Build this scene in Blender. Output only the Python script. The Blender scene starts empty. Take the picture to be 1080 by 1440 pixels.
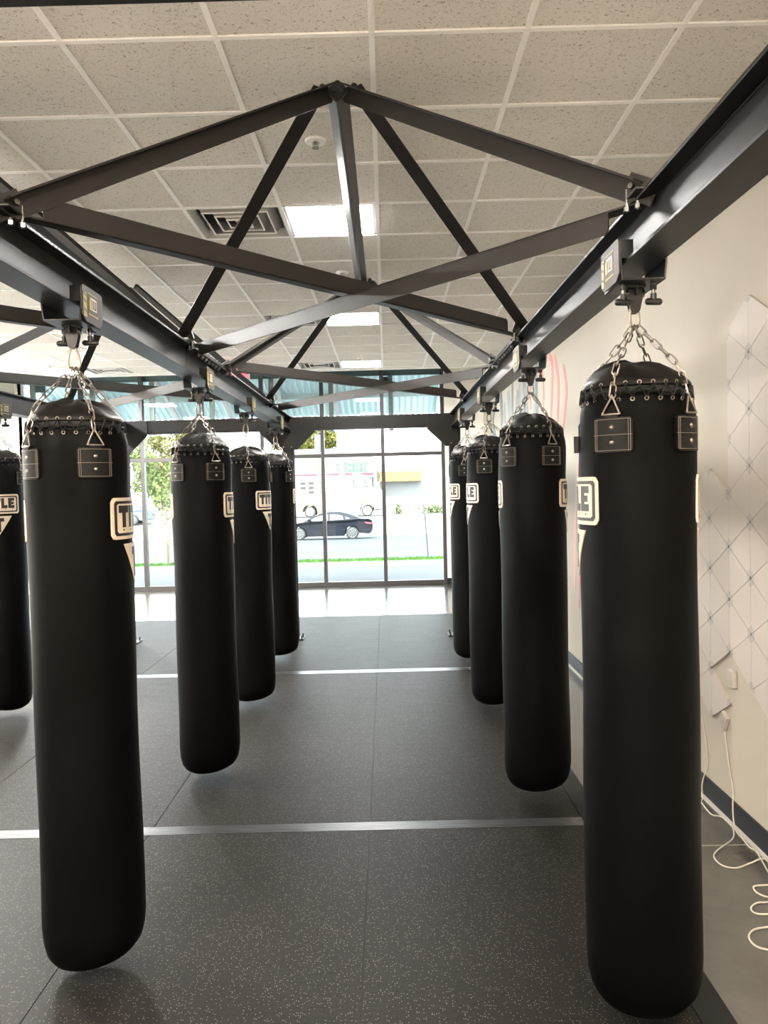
import bpy, math, random
from mathutils import Vector, Matrix
random.seed(7)
C = bpy.context.scene.collection
S = bpy.context.scene
PI = math.pi
V = Vector

# ------------------------------------------------------------------ helpers
class MB:
    """collects shapes; build() links them as ONE mesh object"""
    def __init__(s): s.v = []; s.f = []; s.m = []
    def add(s, vs, fs, mi=0):
        o = len(s.v); s.v += [tuple(p) for p in vs]
        for f in fs: s.f.append([o+i for i in f]); s.m.append(mi)
    def obox(s, c, ax, h, mi=0):
        c = V(c); a = [V(q)*k for q, k in zip(ax, h)]
        vs = [c+a[0]*x+a[1]*y+a[2]*z for x in (-1,1) for y in (-1,1) for z in (-1,1)]
        s.add(vs, [(0,1,3,2),(4,6,7,5),(0,4,5,1),(2,3,7,6),(0,2,6,4),(1,5,7,3)], mi)
    def box(s, x0, x1, y0, y1, z0, z1, mi=0):
        s.obox(((x0+x1)/2,(y0+y1)/2,(z0+z1)/2), ((1,0,0),(0,1,0),(0,0,1)), ((x1-x0)/2,(y1-y0)/2,(z1-z0)/2), mi)
    def prism(s, poly, off, mi=0):
        n = len(poly); off = V(off); a = [V(p) for p in poly]; b = [p+off for p in a]
        s.add(a+b, [tuple(range(n))[::-1], tuple(range(n,2*n))]+[(i,(i+1)%n,n+(i+1)%n,n+i) for i in range(n)], mi)
    def tube(s, pts, r, n=8, closed=False, mi=0):
        pts = [V(p) for p in pts]; N = len(pts); rs = r if isinstance(r,(list,tuple)) else [r]*N
        rings = []; prev = None
        for i, p in enumerate(pts):
            if closed: d = pts[(i+1)%N]-pts[i-1]
            else: d = pts[min(i+1,N-1)]-pts[max(i-1,0)]
            d.normalize()
            if prev is None:
                u = d.cross(V((0,0,1)))
                if u.length < 1e-3: u = d.cross(V((1,0,0)))
            else: u = prev-d*prev.dot(d)
            u.normalize(); prev = u; w = d.cross(u)
            rings.append([p+(u*math.cos(2*PI*k/n)+w*math.sin(2*PI*k/n))*rs[i] for k in range(n)])
        vs = [q for R_ in rings for q in R_]; fs = []
        M = N if closed else N-1
        for i in range(M):
            j = (i+1)%N
            sh = 0
            if closed and j == 0:
                sh = min(range(n), key=lambda q: (rings[0][q]-rings[i][0]).length)
            for k in range(n):
                fs.append((i*n+k, i*n+(k+1)%n, j*n+(k+1+sh)%n, j*n+(k+sh)%n))
        if not closed: fs += [tuple(range(n))[::-1], tuple((N-1)*n+k for k in range(n))]
        s.add(vs, fs, mi)
    def cyl(s, p0, p1, r, n=16, mi=0): s.tube([p0, p1], r, n, mi=mi)
    def lathe(s, prof, n=48, fn=None, mi=0, cap=True):
        vs = []
        for k, (r, z) in enumerate(prof):
            for i in range(n):
                a = 2*PI*i/n; rr, zz = (r, z) if fn is None else fn(r, z, a, k)
                vs.append((rr*math.cos(a), rr*math.sin(a), zz))
        fs = [(k*n+i, k*n+(i+1)%n, (k+1)*n+(i+1)%n, (k+1)*n+i) for k in range(len(prof)-1) for i in range(n)]
        if cap: fs += [tuple(range(n))[::-1], tuple((len(prof)-1)*n+i for i in range(n))]
        s.add(vs, fs, mi)
    def curved(s, s0, s1, lo, hi, R0, ang, r0, r1, n=12, mi=0):
        """solid patch wrapped round a cylinder: arc coordinate s (metres on radius R0), lo(s)/hi(s) heights"""
        vs = []
        for i in range(n+1):
            q = s0+(s1-s0)*i/n; a = ang+q/R0
            for rr in (r0, r1):
                for zz in (lo(q), hi(q)): vs.append((rr*math.cos(a), rr*math.sin(a), zz))
        fs = []
        for i in range(n):
            a, b = 4*i, 4*i+4
            fs += [(a+2,b+2,b+3,a+3), (a,a+1,b+1,b), (a,b,b+2,a+2), (a+1,a+3,b+3,b+1)]
        fs += [(0,2,3,1), (4*n,4*n+1,4*n+3,4*n+2)]
        s.add(vs, fs, mi)
    def build(s, name, mats, parent=None, smooth=None, bevel=0, loc=None):
        me = bpy.data.meshes.new(name); me.from_pydata(s.v, [], s.f)
        for m in (mats if isinstance(mats,(list,tuple)) else [mats]): me.materials.append(m)
        me.polygons.foreach_set('material_index', s.m)
        me.update()
        if smooth is not None:
            me.polygons.foreach_set('use_smooth', [True]*len(me.polygons))
            me.set_sharp_from_angle(angle=math.radians(smooth))
        o = bpy.data.objects.new(name, me); C.objects.link(o)
        if parent: o.parent = parent
        if loc: o.location = loc
        if bevel:
            b = o.modifiers.new('bevel','BEVEL'); b.width = bevel; b.segments = 2; b.limit_method = 'ANGLE'
        return o

def empty(name, loc=(0,0,0), rz=0):
    o = bpy.data.objects.new(name, None); C.objects.link(o); o.location = loc; o.rotation_euler = (0,0,rz)
    o.empty_display_size = .1
    return o
def tag(o, label, cat, group=None, kind=None):
    o['label'] = label; o['category'] = cat
    if group: o['group'] = group
    if kind: o['kind'] = kind
    return o
def struct(o, label=None, cat=None):
    o['kind'] = 'structure'
    if label: o['label'] = label
    if cat: o['category'] = cat
    return o
def copy_tree(o, parent=None):
    c = o.copy(); C.objects.link(c)
    if parent: c.parent = parent
    for ch in list(o.children): copy_tree(ch, c)
    return c

# ------------------------------------------------------------------ materials
def nodes(name):
    m = bpy.data.materials.new(name); m.use_nodes = True
    nt = m.node_tree; return m, nt, nt.nodes['Principled BSDF']
def N(nt, t, **k):
    n = nt.nodes.new(t)
    for a, b in k.items(): setattr(n, a, b)
    return n
def mat(name, col, rough=.5, metal=0, spec=.5, bump=0, bscale=60, var=0, vscale=5, emit=0, coat=0):
    m, nt, b = nodes(name)
    b.inputs['Roughness'].default_value = rough; b.inputs['Metallic'].default_value = metal
    b.inputs['Specular IOR Level'].default_value = spec; b.inputs['Coat Weight'].default_value = coat
    tc = N(nt,'ShaderNodeTexCoord')
    if var:
        nz = N(nt,'ShaderNodeTexNoise'); nz.inputs['Scale'].default_value = vscale; nz.inputs['Detail'].default_value = 6
        nt.links.new(tc.outputs['Object'], nz.inputs['Vector'])
        r = N(nt,'ShaderNodeMapRange'); r.inputs['From Min'].default_value=.3; r.inputs['From Max'].default_value=.7
        r.inputs['To Min'].default_value = 1-var; r.inputs['To Max'].default_value = 1+var
        nt.links.new(nz.outputs['Fac'], r.inputs['Value'])
        mx = N(nt,'ShaderNodeVectorMath', operation='SCALE'); mx.inputs[0].default_value = col
        nt.links.new(r.outputs['Result'], mx.inputs['Scale']); nt.links.new(mx.outputs['Vector'], b.inputs['Base Color'])
    else: b.inputs['Base Color'].default_value = (*col, 1)
    if bump:
        nz = N(nt,'ShaderNodeTexNoise'); nz.inputs['Scale'].default_value = bscale; nz.inputs['Detail'].default_value = 3
        nt.links.new(tc.outputs['Object'], nz.inputs['Vector'])
        bp = N(nt,'ShaderNodeBump'); bp.inputs['Strength'].default_value = bump; bp.inputs['Distance'].default_value = .01
        nt.links.new(nz.outputs['Fac'], bp.inputs['Height']); nt.links.new(bp.outputs['Normal'], b.inputs['Normal'])
    if emit:
        b.inputs['Emission Color'].default_value = (*col,1); b.inputs['Emission Strength'].default_value = emit
    return m

M = {}
M['steel'] = mat('charcoal powder coated steel', (.011,.0102,.0096), .38, 0, .19, .05, 250, .12, 3)
M['brace'] = mat('charcoal steel angle', (.021,.019,.017), .40, 0, .28, .05, 250, .1, 3)
M['black'] = mat('black plastic', (.012,.012,.012), .4)
M['vinyl'] = mat('black bag vinyl', (.0013,.0013,.0014), .5, 0, .08, .10, 14, .15, 3)
M['cap'] = mat('black top vinyl', (.0075,.0064,.0055), .46, 0, .22, .12, 20, .15, 4)
M['strap'] = mat('black strap vinyl', (.0048,.0044,.0040), .42, 0, .22, .12, 20)
M['lace'] = mat('black lace cord', (.006,.006,.006), .7)
M['chrome'] = mat('zinc plated chain', (.33,.30,.26), .34, 1)
M['bolt'] = mat('bright bolt', (.17,.168,.162), .35, 1)
M['cream'] = mat('cream print', (.60,.51,.40), .5, 0, .4)
M['ink'] = mat('black print', (.012,.010,.012), .4)
M['thread'] = mat('grey thread', (.24,.21,.17), .8)
M['yellow'] = mat('yellow sticker', (.30,.235,.03), .4)
M['sticker'] = mat('bronze sticker', (.060,.052,.042), .5, 0, .15)
M['tbar'] = mat('white ceiling grid', (.97,.97,.965), .5)
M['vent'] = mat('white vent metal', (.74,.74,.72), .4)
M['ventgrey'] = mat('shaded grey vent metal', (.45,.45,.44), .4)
M['ventdark'] = mat('dark duct', (.10,.10,.10), .6)
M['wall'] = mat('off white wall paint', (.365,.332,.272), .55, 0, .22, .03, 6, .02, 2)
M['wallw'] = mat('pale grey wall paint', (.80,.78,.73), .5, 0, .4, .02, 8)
M['base'] = mat('dark grey vinyl baseboard', (.016,.018,.021), .5, 0, .2)
M['caulk'] = mat('pale baseboard lip', (.42,.41,.38), .5)
M['alum'] = mat('dark bronze window frame', (.040,.036,.035), .4, 0, .5)
M['panel'] = mat('white light panel', (.40,.365,.325), .5, 0, .25)
M['panelgrey'] = mat('grey panel corner', (.30,.28,.255), .45)
M['paneledge'] = mat('grey panel side', (.40,.36,.35), .5)
M['cord'] = mat('white cord', (.48,.45,.36), .45)
M['red'] = mat('red print', (.72,.20,.20), .5)
M['rred'] = mat('red mural paint', (.50,.13,.12), .5, var=.25, vscale=3)
M['rpink'] = mat('pink mural paint', (.50,.27,.25), .5, var=.1, vscale=3)
M['rblue'] = mat('blue grey mural paint', (.10,.135,.16), .5, var=.3, vscale=3)
M['rpale'] = mat('pale blue mural paint', (.19,.25,.28), .5, var=.2, vscale=3)
M['rdark'] = mat('dark teal mural paint', (.05,.10,.13), .5)
M['rtan'] = mat('grey green mural paint', (.20,.20,.18), .5, var=.2, vscale=3)
M['exitred'] = mat('lit red exit letters', (1.0,.02,.06), .5, emit=1.6)
M['exitbody'] = mat('exit sign housing', (.55,.52,.47), .5)
M['grass'] = mat('grass', (.045,.095,.02), .9, 0, .1, .4, 40, .3, 8)
M['walk'] = mat('concrete sidewalk', (.10,.105,.11), .9, 0, .1, .1, 20, .08, 1.2)
M['road'] = mat('asphalt', (.052,.056,.062), .9, 0, .1, .1, 20, .08, .3)
M['lot'] = mat('pale lot', (.15,.15,.145), .9, 0, .1, 0, 1, .06, .2)
M['carpaint'] = mat('dark blue car paint', (.008,.010,.015), .5, 0, .10)
M['carglass'] = mat('car glass', (.045,.054,.060), .3, 0, .1)
M['tyre'] = mat('tyre', (.02,.02,.02), .8)
M['rim'] = mat('alloy rim', (.14,.145,.15), .4, .3)
M['tail'] = mat('tail light', (.65,.04,.08), .3)
M['white'] = mat('white paint', (.78,.78,.76), .5)
M['truckwhite'] = mat('weathered white paint', (.24,.24,.235), .7, 0, .1)
M['trucktan'] = mat('tan wheel arch', (.13,.10,.055), .7)
M['winglass'] = mat('dark window', (.03,.03,.026), .3)
M['green'] = mat('green letters', (.025,.115,.045), .5)
M['ylet'] = mat('yellow letters', (.19,.18,.09), .5)
M['fascia'] = mat('red stripe', (.16,.018,.035), .5)
M['shingle'] = mat('orange brown shingles', (.13,.075,.032), .8, 0, .2, .4, 8, .35, 3)
M['bark'] = mat('bark', (.16,.12,.09), .9, bump=.4, bscale=20)
M['polewood'] = mat('wooden pole', (.115,.10,.085), .9)
M['transformer'] = mat('grey transformer', (.085,.10,.12), .5)
M['leafy'] = mat('yellow green leaves', (.105,.10,.022), .7, 0, .2, 0, 1, .4, 1)
M['leafg'] = mat('green leaves', (.095,.125,.035), .7, 0, .2, 0, 1, .4, 1)
M['orange'] = mat('orange flag', (.85,.16,.06), .6)
M['post'] = mat('dark post', (.05,.05,.06), .6)
M['teal'] = mat('teal corrugated metal', (.70,.84,.86), .4, .0, .5, 0, 1, .06, 1)
M['tealdark'] = mat('dark teal header', (.07,.11,.12), .5)
M['rafter'] = mat('pale steel rafter', (.60,.55,.54), .5)
M['purlin'] = mat('pale purlin', (.48,.55,.55), .5)
M['greypost'] = mat('grey canopy post', (.22,.24,.23), .5)
M['bluecar'] = mat('pale blue car paint', (.09,.12,.16), .3)

def mat_glass():
    m = bpy.data.materials.new('window glass'); m.use_nodes = True; nt = m.node_tree; nt.nodes.clear()
    o = N(nt,'ShaderNodeOutputMaterial'); mx = N(nt,'ShaderNodeMixShader'); t = N(nt,'ShaderNodeBsdfTransparent')
    t.inputs['Color'].default_value = (.95,.98,.97,1)
    g = N(nt,'ShaderNodeBsdfGlossy'); g.inputs['Roughness'].default_value = .02
    f = N(nt,'ShaderNodeFresnel'); f.inputs['IOR'].default_value = 1.3
    nt.links.new(f.outputs['Fac'], mx.inputs['Fac']); nt.links.new(t.outputs[0], mx.inputs[1]); nt.links.new(g.outputs[0], mx.inputs[2])
    nt.links.new(mx.outputs[0], o.inputs['Surface']); return m
M['glass'] = mat_glass()

def mat_tile():
    m, nt, b = nodes('mineral fibre ceiling tile'); b.inputs['Roughness'].default_value = .9; b.inputs['Specular IOR Level'].default_value = .1
    tc = N(nt,'ShaderNodeTexCoord')
    def spots(scale, lo, hi, sy):
        mp = N(nt,'ShaderNodeMapping'); mp.inputs['Scale'].default_value = (1,sy,1)
        nt.links.new(tc.outputs['Object'], mp.inputs['Vector'])
        nz = N(nt,'ShaderNodeTexNoise'); nz.inputs['Scale'].default_value = scale; nz.inputs['Detail'].default_value = 2.5
        nz.inputs['Distortion'].default_value = 1.2
        nt.links.new(mp.outputs['Vector'], nz.inputs['Vector'])
        r = N(nt,'ShaderNodeMapRange'); r.inputs['From Min'].default_value = lo; r.inputs['From Max'].default_value = hi
        nt.links.new(nz.outputs['Fac'], r.inputs['Value']); return r.outputs['Result']
    a = spots(85, .615, .66, 1); c = spots(60, .64, .69, 1.6)
    mx = N(nt,'ShaderNodeMath', operation='MAXIMUM'); nt.links.new(a, mx.inputs[0]); nt.links.new(c, mx.inputs[1])
    cm = N(nt,'ShaderNodeMix', data_type='RGBA'); cm.inputs['A'].default_value = (.77,.755,.72,1); cm.inputs['B'].default_value = (.42,.39,.34,1)
    nt.links.new(mx.outputs[0], cm.inputs['Factor']); nt.links.new(cm.outputs['Result'], b.inputs['Base Color'])
    return m
M['tile'] = mat_tile()

def mat_rubber(name, tint=1.0, edge=False):
    m, nt, b = nodes(name); b.inputs['Specular IOR Level'].default_value = .06
    tc = N(nt,'ShaderNodeTexCoord')
    def flecks(scale, thr, frac):
        mp = N(nt,'ShaderNodeMapping'); mp.inputs['Scale'].default_value = (1,.75,.0)
        nt.links.new(tc.outputs['Object'], mp.inputs['Vector'])
        # wobble so flecks are irregular
        vo = N(nt,'ShaderNodeTexVoronoi', voronoi_dimensions='2D'); vo.inputs['Scale'].default_value = scale
        nt.links.new(mp.outputs['Vector'], vo.inputs['Vector'])
        lt = N(nt,'ShaderNodeMath', operation='LESS_THAN'); lt.inputs[1].default_value = thr
        nt.links.new(vo.outputs['Distance'], lt.inputs[0])
        sp = N(nt,'ShaderNodeSeparateColor'); nt.links.new(vo.outputs['Color'], sp.inputs[0])
        gt = N(nt,'ShaderNodeMath', operation='LESS_THAN'); gt.inputs[1].default_value = frac
        nt.links.new(sp.outputs[0], gt.inputs[0])
        mu = N(nt,'ShaderNodeMath', operation='MULTIPLY'); nt.links.new(lt.outputs[0], mu.inputs[0]); nt.links.new(gt.outputs[0], mu.inputs[1])
        return mu.outputs[0]
    a = flecks(140, .27, .17); c = flecks(250, .32, .32)
    # brushed streaks running across the mat
    mp = N(nt,'ShaderNodeMapping'); mp.inputs['Scale'].default_value = (1.2,38,1)
    nt.links.new(tc.outputs['Object'], mp.inputs['Vector'])
    nz = N(nt,'ShaderNodeTexNoise'); nz.inputs['Scale'].default_value = 2.2; nz.inputs['Detail'].default_value = 5
    nt.links.new(mp.outputs['Vector'], nz.inputs['Vector'])
    r = N(nt,'ShaderNodeMapRange'); r.inputs['From Min'].default_value = .3; r.inputs['From Max'].default_value = .7; r.inputs['To Min'].default_value = .8; r.inputs['To Max'].default_value = 1.25
    nt.links.new(nz.outputs['Fac'], r.inputs['Value'])
    base = N(nt,'ShaderNodeVectorMath', operation='SCALE'); base.inputs[0].default_value = (.0108*tint,.0093*tint,.0080*tint)
    nt.links.new(r.outputs['Result'], base.inputs['Scale'])
    m1 = N(nt,'ShaderNodeMix', data_type='RGBA'); m1.inputs['B'].default_value = (.024,.022,.019,1)
    nt.links.new(base.outputs['Vector'], m1.inputs['A']); nt.links.new(c, m1.inputs['Factor'])
    m2 = N(nt,'ShaderNodeMix', data_type='RGBA'); m2.inputs['B'].default_value = (.085,.079,.067,1)
    nt.links.new(m1.outputs['Result'], m2.inputs['A']); nt.links.new(a, m2.inputs['Factor'])
    nt.links.new(m2.outputs['Result'], b.inputs['Base Color'])
    r2 = N(nt,'ShaderNodeMapRange'); r2.inputs['From Min'].default_value = .3; r2.inputs['From Max'].default_value = .7; r2.inputs['To Min'].default_value = .44; r2.inputs['To Max'].default_value = .54
    nt.links.new(nz.outputs['Fac'], r2.inputs['Value']); nt.links.new(r2.outputs['Result'], b.inputs['Roughness'])
    bp = N(nt,'ShaderNodeBump'); bp.inputs['Strength'].default_value = .12; bp.inputs['Distance'].default_value = .004
    nt.links.new(nz.outputs['Fac'], bp.inputs['Height']); nt.links.new(bp.outputs['Normal'], b.inputs['Normal'])
    return m
M['rubber'] = mat_rubber('speckled rubber mat')
M['edging'] = mat('plain black rubber', (.010,.0095,.009), .6, 0, .12)

def mat_concrete():
    m, nt, b = nodes('polished concrete'); tc = N(nt,'ShaderNodeTexCoord')
    nz = N(nt,'ShaderNodeTexNoise'); nz.inputs['Scale'].default_value = 1.6; nz.inputs['Detail'].default_value = 8; nz.inputs['Roughness'].default_value = .65
    nt.links.new(tc.outputs['Object'], nz.inputs['Vector'])
    cm = N(nt,'ShaderNodeValToRGB'); e = cm.color_ramp.elements
    e[0].position = .32; e[0].color = (.045,.041,.035,1); e[1].position = .72; e[1].color = (.087,.081,.070,1)
    nt.links.new(nz.outputs['Fac'], cm.inputs['Fac'])
    # saw-cut joints
    sx = N(nt,'ShaderNodeSeparateXYZ'); nt.links.new(tc.outputs['Object'], sx.inputs[0])
    ad = N(nt,'ShaderNodeMath', operation='ADD'); ad.inputs[1].default_value = 20-3.652; nt.links.new(sx.outputs['Y'], ad.inputs[0])
    mo = N(nt,'ShaderNodeMath', operation='MODULO'); mo.inputs[1].default_value = 4.0; nt.links.new(ad.outputs[0], mo.inputs[0])
    lt = N(nt,'ShaderNodeMath', operation='LESS_THAN'); lt.inputs[1].default_value = .008; nt.links.new(mo.outputs[0], lt.inputs[0])
    mx = N(nt,'ShaderNodeMix', data_type='RGBA'); mx.inputs['B'].default_value = (.30,.28,.24,1)
    nt.links.new(lt.outputs[0], mx.inputs['Factor']); nt.links.new(cm.outputs['Color'], mx.inputs['A'])
    nt.links.new(mx.outputs['Result'], b.inputs['Base Color'])
    r = N(nt,'ShaderNodeMapRange'); r.inputs['To Min'].default_value = .10; r.inputs['To Max'].default_value = .26
    nt.links.new(nz.outputs['Fac'], r.inputs['Value']); nt.links.new(r.outputs['Result'], b.inputs['Roughness'])
    b.inputs['Specular IOR Level'].default_value = .6
    return m
M['concrete'] = mat_concrete()

def mat_tape():
    m, nt, b = nodes('silver seam tape'); tc = N(nt,'ShaderNodeTexCoord')
    mp = N(nt,'ShaderNodeMapping'); mp.inputs['Scale'].default_value = (1.5,40,1); nt.links.new(tc.outputs['Object'], mp.inputs['Vector'])
    nz = N(nt,'ShaderNodeTexNoise'); nz.inputs['Scale'].default_value = 3; nz.inputs['Detail'].default_value = 4; nt.links.new(mp.outputs['Vector'], nz.inputs['Vector'])
    cm = N(nt,'ShaderNodeValToRGB'); e = cm.color_ramp.elements
    e[0].position = .35; e[0].color = (.03,.03,.03,1); e[1].position = .65; e[1].color = (.085,.085,.085,1)
    nt.links.new(nz.outputs['Fac'], cm.inputs['Fac']); nt.links.new(cm.outputs['Color'], b.inputs['Base Color'])
    b.inputs['Metallic'].default_value = .6; b.inputs['Roughness'].default_value = .3
    return m
M['tape'] = mat_tape()
def mat_emit(name, col, st):
    m = bpy.data.materials.new(name); m.use_nodes = True; nt = m.node_tree; nt.nodes.clear()
    o = N(nt,'ShaderNodeOutputMaterial'); e = N(nt,'ShaderNodeEmission'); e.inputs[0].default_value = (*col,1); e.inputs[1].default_value = st
    nt.links.new(e.outputs[0], o.inputs['Surface']); return m
M['lamp'] = mat_emit('lit led diffuser', (1,.97,.93), 27.0)
M['lampleft'] = mat_emit('lit led diffuser over the left bay', (1,.97,.93), 115.0)
M['fillwarm'] = mat_emit('added warm fill diffuser', (1,.88,.76), 52.0)  # glow of the added fill panels behind the camera

# ------------------------------------------------------------------ layout
H = 1.75                      # camera height
XR, XL, XLL = .7934, -1.116, -3.0254       # beam centre lines
HT, HB, FW = 2.564, 2.406, .055            # beam top, beam bottom, half flange
Y0, YP = 1.022, 8.95                        # near cross beam, far posts
CZ = 3.516; GX, GY, T = -1.2331, 3.1015, .6096   # ceiling height and tile grid
WX0, WX1 = -6.45, 1.715; YB = -5.0; YC = 11.82; YW = 13.66
UZ = 4.30                      # raised strip by the window

# ------------------------------------------------------------------ setting
b = MB(); b.box(WX0-.2, WX1+.2, YB-.2, YW+.06, -.12, 0)
struct(b.build('floor', M['concrete']), 'polished grey brown concrete floor', 'floor')
b = MB(); b.box(WX0, WX1, YB, -.62, .0, .010)
struct(b.build('floor_bounce', mat('pale bounce floor', (.86,.82,.76), .5)))  # added pale sheet behind the camera, bounces light up to the ceiling
b = MB(); b.box(WX1, WX1+.15, YB-.2, 13.55, 0, UZ)
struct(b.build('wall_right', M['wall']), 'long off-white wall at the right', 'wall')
b = MB(); b.box(WX0-.15, WX0, YB-.2, YW, 0, UZ)
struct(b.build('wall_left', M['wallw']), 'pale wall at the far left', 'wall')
b = MB(); b.box(WX0-.15, WX1+.15, YB-.2, YB, 0, UZ)
struct(b.build('wall_back', M['wall']))
b = MB(); b.box(1.035, WX1+.15, 13.55, YW+.06, 0, UZ+.2)
b.box(WX0-.15, WX0+.12, YW-.05, YW+.06, 0, UZ+.2)
b.box(WX0-.15, WX1+.15, YW-.05, YW+.06, 3.86, UZ+.2)
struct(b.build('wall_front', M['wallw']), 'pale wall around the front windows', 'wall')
b = MB(); b.box(WX1-.012, WX1, YB, 13.55, .004, .118)
bb = struct(b.build('baseboard_right', M['base']), 'dark grey vinyl baseboard along the right wall', 'baseboard')
b = MB(); b.box(WX1-.030, WX1-.012, YB, 13.55, 0, .012); b.build('lip', M['caulk'], bb)
b = MB(); b.box(1.025, WX1-.01, 13.538, 13.55, .002, .118); b.box(1.02, 1.035, 13.538, YW-.02, .002, .118)
struct(b.build('baseboard_front', M['base']))

# ceiling: tiles, with cells left open for lights and vents
lights = [(1,3),(1,8),(1,13),(-6,13),(-6,8),(-6,3),(3,-6),(0,-8),(-3,-6),(-6,-8)]
vents = [(0,3),(0,8),(0,13),(-5,13)]
opened = set(lights+vents)
b = MB(); g = MB()
i0 = math.floor((WX0-GX)/T); i1 = math.ceil((WX1-GX)/T); j0 = math.floor((YB-GY)/T); j1 = math.ceil((YC-GY)/T)
for i in range(i0, i1):
    for j in range(j0, j1):
        if (i,j) in opened: continue
        x0, x1 = max(GX+i*T, WX0), min(GX+(i+1)*T, WX1); y0, y1 = max(GY+j*T, YB), min(GY+(j+1)*T, YC)
        if x1-x0 < .01 or y1-y0 < .01: continue
        b.box(x0, x1, y0, y1, CZ+.006, CZ+.022)
ceil = struct(b.build('ceiling', M['tile']), 'suspended ceiling of speckled square tiles', 'ceiling')
for i in range(i0, i1+1):
    x = GX+i*T
    if WX0 < x < WX1: g.box(x-.012, x+.012, YB, YC, CZ, CZ+.007)
for j in range(j0, j1+1):
    y = GY+j*T
    if YB < y < YC: g.box(WX0, WX1, y-.012, y+.012, CZ-.001, CZ+.006)
g.box(WX0, WX1, YC-.03, YC, CZ-.002, CZ+.03)
struct(g.build('trim_1', M['tbar']), 'white metal grid of the suspended ceiling', 'ceiling grid')
b = MB(); b.box(WX0, WX1, YC, YC+.1, CZ, UZ); struct(b.build('wall_soffit', M['wallw']))
b = MB(); b.box(WX0-.2, WX1+.2, YB-.2, YW+.06, UZ, UZ+.15); struct(b.build('ceiling_upper', M['wallw']))  # upper ceiling by the window, carried over the room as unseen sun block

# ceiling lights
def light(i, j, label, warm=False):
    x, y = GX+(i+.5)*T, GY+(j+.5)*T; h = T/2-.013
    r = tag(empty('ceiling_light', (x,y,CZ)), label, 'ceiling light', 'square led ceiling panels')
    f = MB()
    for sx in (-1,1):
        f.box(min(sx*h,sx*(h-.018)), max(sx*h,sx*(h-.018)), -h, h, .003, .05)
        f.box(-h, h, min(sx*h,sx*(h-.018)), max(sx*h,sx*(h-.018)), .003, .05)
    f.box(-h, h, -h, h, .05, .07)
    f.build('frame', M['tbar'], r)
    d = MB(); d.box(-h+.018, h-.018, -h+.018, h-.018, .006, .012); d.build('diffuser', M['fillwarm' if warm else 'lampleft' if i < 0 else 'lamp'], r)
light(1,3,'lit square ceiling panel nearest, beside the largest ceiling vent')
light(1,8,'lit square ceiling panel second from front, under the brace crossing')
light(1,13,'small far lit ceiling panel nearest the window, right of the exit sign')
light(-6,13,'far left lit ceiling panel above the nearest left punching bag')
for q in ((-6,8),(-6,3)): light(*q,'added fill panel in the ceiling over the left bay, outside the frame')  # unseen panels added to brighten the room from the left
for q in ((3,-6),(0,-8),(-3,-6),(-6,-8)): light(*q,'added warm fill panel in the ceiling behind the camera', True)  # unseen warm panels, added to raise the room's brightness

# air vents: square cone diffusers
def vent(i, j, label):
    x, y = GX+(i+.5)*T, GY+(j+.5)*T; h = T/2-.013
    r = tag(empty('ceiling_vent', (x,y,CZ)), label, 'air vent', 'square ceiling air vents')
    bk = MB(); bk.box(-h, h, -h, h, .11, .12); bk.build('duct_opening', M['ventdark'], r)
    def ring(mb, a0, z0, a1, z1, t=.006):
        P = lambda a, z: [(-a,-a,z),(a,-a,z),(a,a,z),(-a,a,z)]
        vs = P(a0,z0)+P(a1,z1)+P(a1-t,z1+t*.6)+P(a0-t,z0+t*.6)
        fs = []
        for k in range(4):
            l = (k+1)%4
            fs += [(k,l,4+l,4+k), (4+k,4+l,8+l,8+k), (8+k,8+l,12+l,12+k), (12+k,12+l,l,k)]
        mb.add(vs, fs)
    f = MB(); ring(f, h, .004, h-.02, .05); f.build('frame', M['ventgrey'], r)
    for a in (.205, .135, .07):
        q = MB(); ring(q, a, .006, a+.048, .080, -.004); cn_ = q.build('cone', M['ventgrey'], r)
        q = MB()
        for s_ in (-1,1): q.box(-a-.009,a+.009,min(s_*a,s_*(a+.009)),max(s_*a,s_*(a+.009)),-.001,.006); q.box(min(s_*a,s_*(a+.009)),max(s_*a,s_*(a+.009)),-a,a,-.001,.006)
        q.build('rim', M['tbar'], cn_)
    q = MB(); q.box(-.032,.032,-.032,.032,.02,.03); q.build('centre_plate', M['vent'], r)
vent(0,3,'large square ceiling air vent left of the nearest lit panel')
vent(0,8,'square ceiling air vent left of the second lit panel')
vent(0,13,'far square ceiling air vent close to the exit sign')
vent(-5,13,'far left square ceiling air vent above the left punching bags')

# sprinklers
def sprinkler(x, y, label):
    r = tag(empty('fire_sprinkler', (x,y,CZ+.006)), label, 'sprinkler', 'ceiling fire sprinklers')
    q = MB(); q.lathe([(.022,-.012),(.050,-.010),(.056,0),(.022,0),(.022,-.012)], 24, cap=False); q.build('escutcheon', M['tbar'], r, 40)
    q = MB(); q.cyl((0,0,0),(0,0,-.022),.007,8); q.tube([(-.010,0,-.010),(-.013,0,-.022),(0,0,-.036),(.013,0,-.022),(.010,0,-.010)],.0025,6)
    q.lathe([(.004,-.038),(.018,-.040),(.018,-.036),(.004,-.034)], 12); q.build('deflector', M['chrome'], r, 40)
sprinkler(GX+1.5*T, GY+1.53*T, 'white ringed sprinkler head left of the near ridge tube')
sprinkler(GX+1.5*T, GY+5.55*T, 'small sprinkler head above the crossing of the steel braces')
sprinkler(GX+1.5*T, GY+12.61*T, 'small far sprinkler head just before the farthest lit panel')
sprinkler(GX-5.46*T, GY+12.45*T, 'small far sprinkler head by the far left lit panel')

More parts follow.
